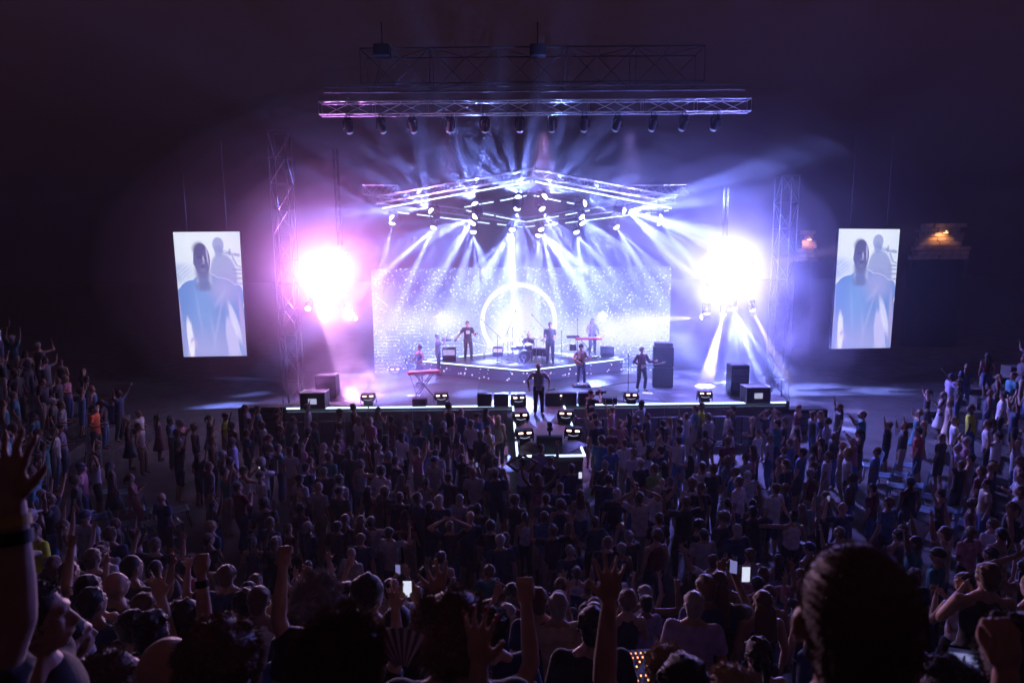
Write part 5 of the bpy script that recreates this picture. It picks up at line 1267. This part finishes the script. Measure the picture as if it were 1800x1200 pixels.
for (px, py, Y, hk, hc, tk, tc, pl, pr, sk, fem, lab, rz) in FG:
    p = atY(px, py, Y); base_z = tier(p.x, p.y); sc = settle((p.z-base_z)/1.62)
    near = Y < 3.2
    r = person((p.x, p.y, p.z-1.62*sc), rz, pl, pr, tk, tc, 'trousers', 'black', hk, hc, sk, sc, bool(fem), lab if len(lab.split()) <= 16 else ' '.join(lab.split()[:16]), None,
           vox=.009 if near else .013, cv=.013 if near else .016, hv=.006 if near else .01, strands=(9000 if Y < 1.4 else 4000) if near else 700, seed=int(px))
    placed.append((p.x, p.y)); nfg += 1
    if pl == 'phone': PHONES.append((r, sc))
redn = M('red_nail', (.7, .02, .06), .2)
for (px, py, Y, s, pose, hd, tc, lab, rz, sk) in HANDS:
    w = atY(px, py, Y); a_, e_, lw = arm_pts(pose, s); hz = lw.z
    sc = settle((w.z-tier(w.x, w.y))/hz) if Y > 1.4 else .97
    off = Matrix.Rotation(rz, 3, 'Z')@HV((lw.x, lw.y, 0))*sc
    pos = (w.x-off.x, w.y-off.y, w.z-hz*sc)
    r = person(pos, rz, pose if s < 0 else 'down', pose if s > 0 else 'down', 'tee', tc, 'trousers', 'black', 'short' if px != 848 else 'tail', 'black', sk, sc, px == 848, lab, None,
           vox=.0065 if Y < 2.4 else .009, cv=.013, hv=.01, strands=900, seed=int(px), hands=(hd, 'open') if s < 0 else ('open', hd))
    placed.append(pos[:2]); nfg += 1
    d = (lw-e_).normalized()
    if px == 22:
        MB().tube(lw-d*.045, lw-d*.02, .036, .034, 24).obj('wristband', M('yellow_band', (.5, .35, .05), .5), r)
        MB().tube(lw-d*.085, lw-d*.055, .039, .037, 24).obj('wristband', blk, r)
    if px == 354: MB().tube(lw-d*.06, lw-d*.02, .034, .034, 20).obj('watch', blk, r)
    if px == 848:
        for q in range(4): 
            lat = (q-1.5)*.0215; L_ = (.052, .075, .08, .068)[q]; o = MB().ell(lw+d*(.088+L_*.93)+HV((lat*(1+.28*L_/.0215*.95), .2*1.2*L_*.5-.008, 0)), (.007, .004, .008)).obj('nail', redn, r)

# ---- turn the pending crowd into individuals (nearest) and one far mass
CROWD.sort(key=lambda c: math.hypot(c['x'], c['y']))
vis = []
for c in CROWD:
    px, py = proj((c['x'], c['y'], tier(c['x'], c['y'])+1.6))
    c['px'], c['py'] = px, py
    if -40 < px < 1840 and py < 1215: vis.append(c)
NIND = 300-11-nfg-10
DROP = set()
ind, far = vis[:NIND], vis[NIND:]
seen = {}
for c in ind:
    hw = hairword(c['hk'], c['hc']); g_ = {'tee': 'T-shirt', 'tank': 'tank top', 'dress': 'sleeveless dress', 'long': 'long sleeved shirt'}[c['tk']]
    hp = proj((c['x'], c['y'], tier(c['x'], c['y'])+1.64))[0]
    c['lab'] = '%s person, %s %s, %s, %s %s' % (hw, c['tc'], g_, PW.get((c['pl'], c['pr']), 'arms raised'), depthw(c['x'], c['y']), lateral(hp))
    seen.setdefault(c['lab'], []).append(c)
for lab, L in seen.items():
    if len(L) > 1:
        L.sort(key=lambda c: c['px'])
        if len(L) == 2: L[0]['lab'] += ', left one'; L[1]['lab'] += ', right one'
        else:
            for i, c in enumerate(L): c['lab'] += ', %s from left' % ordn[i]
def look(c):
    rz = math.atan2(-(OX-c['x']), (OY+1-c['y'])) if c['y'] < OY-1 else 0
    return rz+rnd.gauss(0, .28)
BOT = lambda c: 'skirt' if c['tk'] == 'dress' or (c.get('fem') and rnd.random() < .25) else rnd.choice(['trousers', 'shorts'])
def fill(c):
    c['rz'] = look(c); c['bk'] = BOT(c); c['bc'] = c['tc'] if c['tk'] == 'dress' else rnd.choice(['black', 'navy', 'dark grey', 'blue', 'beige']); c['sk'] = rnd.choice([0, 0, 0, 1, 2, 3, 4] if rnd.random() < .8 else [0])
    c['fem'] = c.get('fem', c['hk'] in ('long', 'tail', 'bun')); c['sc'] = rnd.uniform(.88, 1.0) if c['fem'] else rnd.uniform(.95, 1.08); c['z'] = tier(c['x'], c['y'])
    c['legs'] = rnd.choice(['stand', 'stand', 'step'])
    if (c['pl'], c['pr']) == ('down', 'upwide'): pass
for c in ind:
    fill(c)
    hc = c['hc'] if c['hk'] not in ('cap', 'beanie') or c['hc'] in TOPC else 'black'
    r = person((c['x'], c['y'], c['z']), c['rz'], c['pl'], c['pr'], c['tk'], c['tc'], c['bk'], c['bc'], c['hk'], hc, c['sk'], c['sc'], c['fem'], c['lab'], 'standing concert crowd', c['legs'])
    r.rotation_euler.x = rnd.uniform(-.07, .05); r.rotation_euler.y = rnd.uniform(-.06, .06)
    if c['pl'] == 'phone': PHONES.append((r, c['sc']))
import numpy as np
mm = bpy.data.materials.new('far_crowd_colours'); mm.use_nodes = True; nt = mm.node_tree; b = nt.nodes['Principled BSDF']; b.inputs['Roughness'].default_value = .75
at = nn(nt, 'ShaderNodeAttribute', attribute_name='Col'); nt.links.new(at.outputs['Color'], b.inputs['Base Color'])
V, Fq, Fl, Cc = [], [], [], []; nv = 0
def grab(me, cache={}):
    if me.name not in cache:
        co = np.empty(len(me.vertices)*3, 'f'); me.vertices.foreach_get('co', co)
        ls_ = np.empty(len(me.loops), 'i'); me.loops.foreach_get('vertex_index', ls_); lt = np.empty(len(me.polygons), 'i'); me.polygons.foreach_get('loop_total', lt)
        cache[me.name] = (co.reshape(-1, 3), ls_, lt)
    return cache[me.name]
LOWN = {}
for c in far:
    fill(c); LV = .030
    hc = c['hc'] if c['hk'] not in ('cap', 'beanie') or c['hc'] in TOPC else 'black'
    pcs = [(body(c['pl'], c['pr'], 'stand', LV), SKINS[c['sk']]), (top('tank' if c['tk'] == 'dress' else c['tk'], c['pl'], c['pr'], LV, c['fem']), TOPC[c['tc']]), (bottom(c['bk'], 'stand', LV+.002), TOPC[c['bc']])]
    if c['hk'] != 'bald': pcs.append((hairmesh(c['hk'], .024), HAIRC.get(hc) or TOPC[hc]))
    Mx = np.array(Matrix.Translation((c['x'], c['y'], c['z'])) @ Matrix.Rotation(c['rz'], 4, 'Z') @ Matrix.Rotation(rnd.uniform(-.08, .06), 4, 'X') @ Matrix.Rotation(rnd.uniform(-.06, .06), 4, 'Y') @ Matrix.Diagonal((c['sc']*(.95 if c['fem'] else 1), c['sc'], c['sc'], 1)))
    for me, col in pcs:
        key = me.name
        co, li, lt = grab(me)
        V.append(co@Mx[:3, :3].T+Mx[:3, 3]); Fl.append(li+nv); Fq.append(lt); Cc.append(np.tile((*col, 1), (len(co), 1))); nv += len(co)
V = np.concatenate(V).astype('f'); Fl = np.concatenate(Fl).astype('i'); Fq = np.concatenate(Fq).astype('i'); Cc = np.concatenate(Cc).astype('f')
me = bpy.data.meshes.new('distant_crowd'); me.vertices.add(len(V)); me.vertices.foreach_set('co', V.ravel()); me.loops.add(len(Fl)); me.loops.foreach_set('vertex_index', Fl)
me.polygons.add(len(Fq)); me.polygons.foreach_set('loop_start', np.concatenate(([0], np.cumsum(Fq)[:-1])).astype('i')); me.polygons.foreach_set('loop_total', Fq); me.update(calc_edges=True)
ca = me.color_attributes.new('Col', 'FLOAT_COLOR', 'POINT'); ca.data.foreach_set('color', Cc.ravel()); me.polygons.foreach_set('use_smooth', np.ones(len(Fq), bool)); me.materials.append(mm); me.update()
tag(link('distant_crowd', me), 'farther audience standing before the stage and high on the side steps', None, None, 'stuff')
print('CROWD', len(ind), 'far', len(far), 'fg', nfg, 'farverts', nv)

# ---- phones
scr = nosample(M('phone_screen_light', (.1, .1, .1), emit=(.75, .8, 1), es=.9))
scr2 = nosample(M('phone_screen_dim', (.1, .1, .1), emit=(.25, .25, .6), es=.7))
for i, (r, sc) in enumerate(PHONES):
    Rz = Matrix.Rotation(r.rotation_euler.z, 3, 'Z'); p = HV(r.location)+Rz@HV((0, .39, 1.66))*sc
    t = empty('phone', p, r.rotation_euler.z); q = proj(p)
    w = ' '.join(r['label'].replace(',', '').split()[:9])
    tag(t, 'glowing phone held up by the '+w, 'phone', 'phones held up to film')
    MB().bevbox((0, 0, 0), (.07, .01, .135), .003).obj('body', blk, t); MB().box((0, -.0065, 0), (.062, .002, .122)).obj('screen', scr if i % 6 == 0 else scr2, t)
for (px, py, w_, lab) in ((1020, 835, 1, 'bright white phone screen raised below the catwalk tip'), (1310, 1027, 0, 'phone with pale picture among dark heads, right of centre')):
    x, y = solve_head(px, py, 1.75, 6.0); p = HV((x, y, tier(x, y)+1.75)); t = empty('phone', p); tag(t, lab, 'phone')
    MB().bevbox((0, 0, 0), (.085, .012, .17), .003).obj('body', blk, t); MB().box((0, -.008, 0), (.078, .002, .155)).obj('screen', scr, t)
p = atY(934, 1131, 3.0); t = empty('phone', p); tag(t, 'phone filming the lit stage near the bottom edge, centre', 'phone'); MB().bevbox((0, 0, 0), (.045, .01, .10), .003).obj('body', blk, t); MB().box((0, -.0065, 0), (.04, .002, .088)).obj('screen', scr2, t); MB().box((0, -.0085, .01), (.015, .002, .05)).obj('stage_picture', scr, t)

# ---- plastic chairs left in the aisles
chm = M('blue_grey_plastic', (.16, .26, .34), .35, var=.1)
sm_ = MB(); n = 8
vs = []; 
for i in range(n+1):
    for j in range(n+1):
        x = (i/n-.5)*.46; y = (j/n-.5)*.44; z = .44+.03*(abs(x)/.23)**2-.02*(1-((y/.22)**2))
        vs.append((x, y, z))
vs2 = [(x, y, z-.02) for x, y, z in vs]; N_ = n+1
f = [(i*N_+j, (i+1)*N_+j, (i+1)*N_+j+1, i*N_+j+1) for i in range(n) for j in range(n)]
sm_.add(vs, f); sm_.add(vs2, [tuple(reversed(q)) for q in f])
e_ = [i for i in range(n+1)]; ring = [i*N_ for i in range(N_)]+[n*N_+j for j in range(1, N_)]+[i*N_+n for i in range(n-1, -1, -1)]+[j for j in range(n-1, 0, -1)]
sm_.f += [(ring[k], ring[(k+1) % len(ring)], ring[(k+1) % len(ring)]+N_*N_, ring[k]+N_*N_) for k in range(len(ring))]
SEAT = sm_.mesh('seat', chm, True)
bk_ = MB(); 
for i in range(7):
    a0 = -.2+i*.0667-.0*i
    if i < 6:
        for (z0, z1) in ((.50, .56), (.80, .88)): bk_.box((a0+.033, -.235-(z0-.45)*.2-.02*(1-((a0+.033)/.2)**2), (z0+z1)/2), (.07, .018, z1-z0))
for x in (-.2, -.12, -.04, .04, .12, .2): bk_.box((x, -.26-.02*(1-(x/.2)**2), .68), (.035, .016, .26), Matrix.Rotation(.2, 3, 'X'))
BACK = bk_.mesh('backrest', chm)
LEGM = [MB().tube((sx*.18, sy*.17, .44), (sx*.23, sy*.22, 0), .022, .016, 6).mesh('leg', chm) for sx in (-1, 1) for sy in (-1, 1)]
CH = []
for r_i in range(6):
    for c_i in range(3): CH.append((-8.5+c_i*.56+r_i*-.25, 11.6+r_i*.85, 'left', r_i, c_i))
for r_i in range(4):
    for c_i in range(2): CH.append((-10.9+c_i*.55-r_i*.15, 14.6+r_i*.85, 'far left', r_i, c_i))
for r_i in range(6):
    for c_i in range(3): CH.append((10.3+c_i*.56+r_i*.12, 14.6+r_i*.85, 'right', r_i, c_i))
chairs = 0
for (x, y, side, ri, ci) in CH:
    if math.hypot(x-CX, y-CY) > R0-.35 or not near_ok(x, y, .38): continue
    rz = math.atan2(-(OX-x), OY-y); t = empty('plastic_chair', (x, y, 0), rz+rnd.uniform(-.1, .1))
    tag(t, 'empty blue plastic chair in the %s aisle, %s row from the camera, %s across' % (side, ordn[ri], ordn[ci]), 'chair', 'empty plastic chairs by the aisles')
    link('seat', SEAT, t); link('backrest', BACK, t)
    for l in LEGM: link('leg', l, t)
    chairs += 1

# ---- things near the camera
# paper fan
p = atY(708, 1186, 1.75); t = empty('hand_fan', p, -.2); tag(t, 'striped folding hand fan held up at the bottom edge, left of centre', 'fan')
stp = [M('fan_paper_pale', (.55, .5, .58), .7), M('fan_paper_dark', (.12, .1, .16), .7)]
for i in range(14):
    a0, a1 = rad(62+i*5.2), rad(62+(i+1)*5.2)
    mb = MB(); z = .004*(i % 2); mb.add([(.03*math.cos(a0), z, .03*math.sin(a0)), (.15*math.cos(a0), z, .15*math.sin(a0)), (.15*math.cos(a1), .004-z, .15*math.sin(a1)), (.03*math.cos(a1), .004-z, .03*math.sin(a1)), (.03*math.cos(a0), z+.002, .03*math.sin(a0)), (.15*math.cos(a0), z+.002, .15*math.sin(a0)), (.15*math.cos(a1), .006-z, .15*math.sin(a1)), (.03*math.cos(a1), .006-z, .03*math.sin(a1))],
        [(0, 1, 2, 3), (7, 6, 5, 4), (0, 4, 5, 1), (1, 5, 6, 2), (2, 6, 7, 3), (3, 7, 4, 0)]); mb.obj('leaf', stp[i % 2], t)
# monitor at bottom right
p = atY(1690, 1162, 3.4); t = empty('monitor', p, .1); t.rotation_euler = (-.15, rad(-14)*-1, .15); tag(t, 'small lit monitor showing the stage, tilted at the bottom right corner', 'monitor')
MB().bevbox((0, 0, 0), (.25, .02, .17), .008).obj('housing', blk, t)
mm2, g = screen_mat('monitor_picture', .55)
c = g.over((.03, .03, .10), g.box(.5, .62, .46, .22, 0, .02), (.30, .32, .75)); c = g.over(c, g.ell(.5, .62, .25, .2, 0, .8), (.5, .5, .95), .6); c = g.over(c, g.ell(.5, .60, .05, .12, 0, .2), (.02, .02, .06)); c = g.over(c, g.ell(.5, .74, .03, .04, 0, .2), (.02, .02, .06))
c = g.over(c, g.box(.5, .35, .45, .012), (.4, .35, .8)); c = g.over(c, g.box(.3, .2, .1, .03), (.2, .1, .3)); c = g.over(c, g.box(.65, .22, .15, .02), (.15, .1, .3))
g.nt.links.new(c, g.b.inputs['Emission Color']); nosample(mm2)
quad_uv('screen', (-.115, -.013, -.075), (.115, -.013, -.075), (.115, -.013, .075), (-.115, -.013, .075), 1, 1, mm2, t, th=.002)
# mixing desk with orange lights
x, y = solve_head(1125, 1168, 1.0); p = HV((x, y, tier(x, y))); t = empty('mixing_desk', p, .1); tag(t, 'mixing desk with rows of tiny orange lights near the bottom, right of centre', 'mixing desk')
MB().bevbox((0, 0, .93), (.8, .5, .12), .03).obj('console', blk, t)
for s in (-1, 1): MB().box((s*.36, 0, .43), (.05, .45, .87)).obj('leg', steel, t)
ob = nosample(M('orange_led', (.1, .05, .02), emit=(1, .35, .12), es=2.5)); lm = MB()
for i in range(16):
    for j in range(7):
        if rnd.random() < .7: lm.box((-.35+.045*i, -.2+.06*j, .995), (.012, .012, .01))
lm.obj('led', ob, t)['kind'] = 'stuff'
# photographer in the pit, right of the catwalk
x, y = T(1.75, -1.55).xy
r = person((x, y, .35), -.9, 'phone', 'phone', 'tee', 'black', 'trousers', 'black', 'cap', 'black', 0, 1.05, False, 'photographer in black leaning at the stage lip right of the catwalk, camera raised', None)
cam_thing(HV((x, y, .35))+Matrix.Rotation(-.9, 3, 'Z')@HV((0, .42, 1.66)), -.9, 'black photo camera held by the photographer right of the catwalk')
# white caught panels on the right aisle: open sheets of paper in the light
x, y = solve_head(1612, 930, 1.0); o = MB().box((0, 0, 0), (.5, .02, .36), Matrix.Rotation(.5, 3, 'Y')).obj('paper_sheet', whitep); o.location = (x, y, tier(x, y)+1.0); tag(o, 'white placard tilted in the dark right hand aisle', 'placard')
# barrier flag pole held on the right steps
a, b = atY(1655, 648, 18), atY(1703, 709, 18); tag(MB().tube(a, b, .012).obj('pole', alu), 'thin slanting pole above the yellow vest on the right steps', 'pole')
# ---- no two things keep the same label by accident
by = {}
for o in COL.objects:
    if o.get('label') and not o.parent and o.get('category'): by.setdefault(o['label'], []).append(o)
for lab, L in by.items():
    if len(L) > 1:
        L.sort(key=lambda o: proj(o.location)[0]); w = lab.split()
        for i, o in enumerate(L): o['label'] = ' '.join(w[:12]).rstrip(',')+(', left one' if i == 0 else ', right one' if i == len(L)-1 else ', middle one')
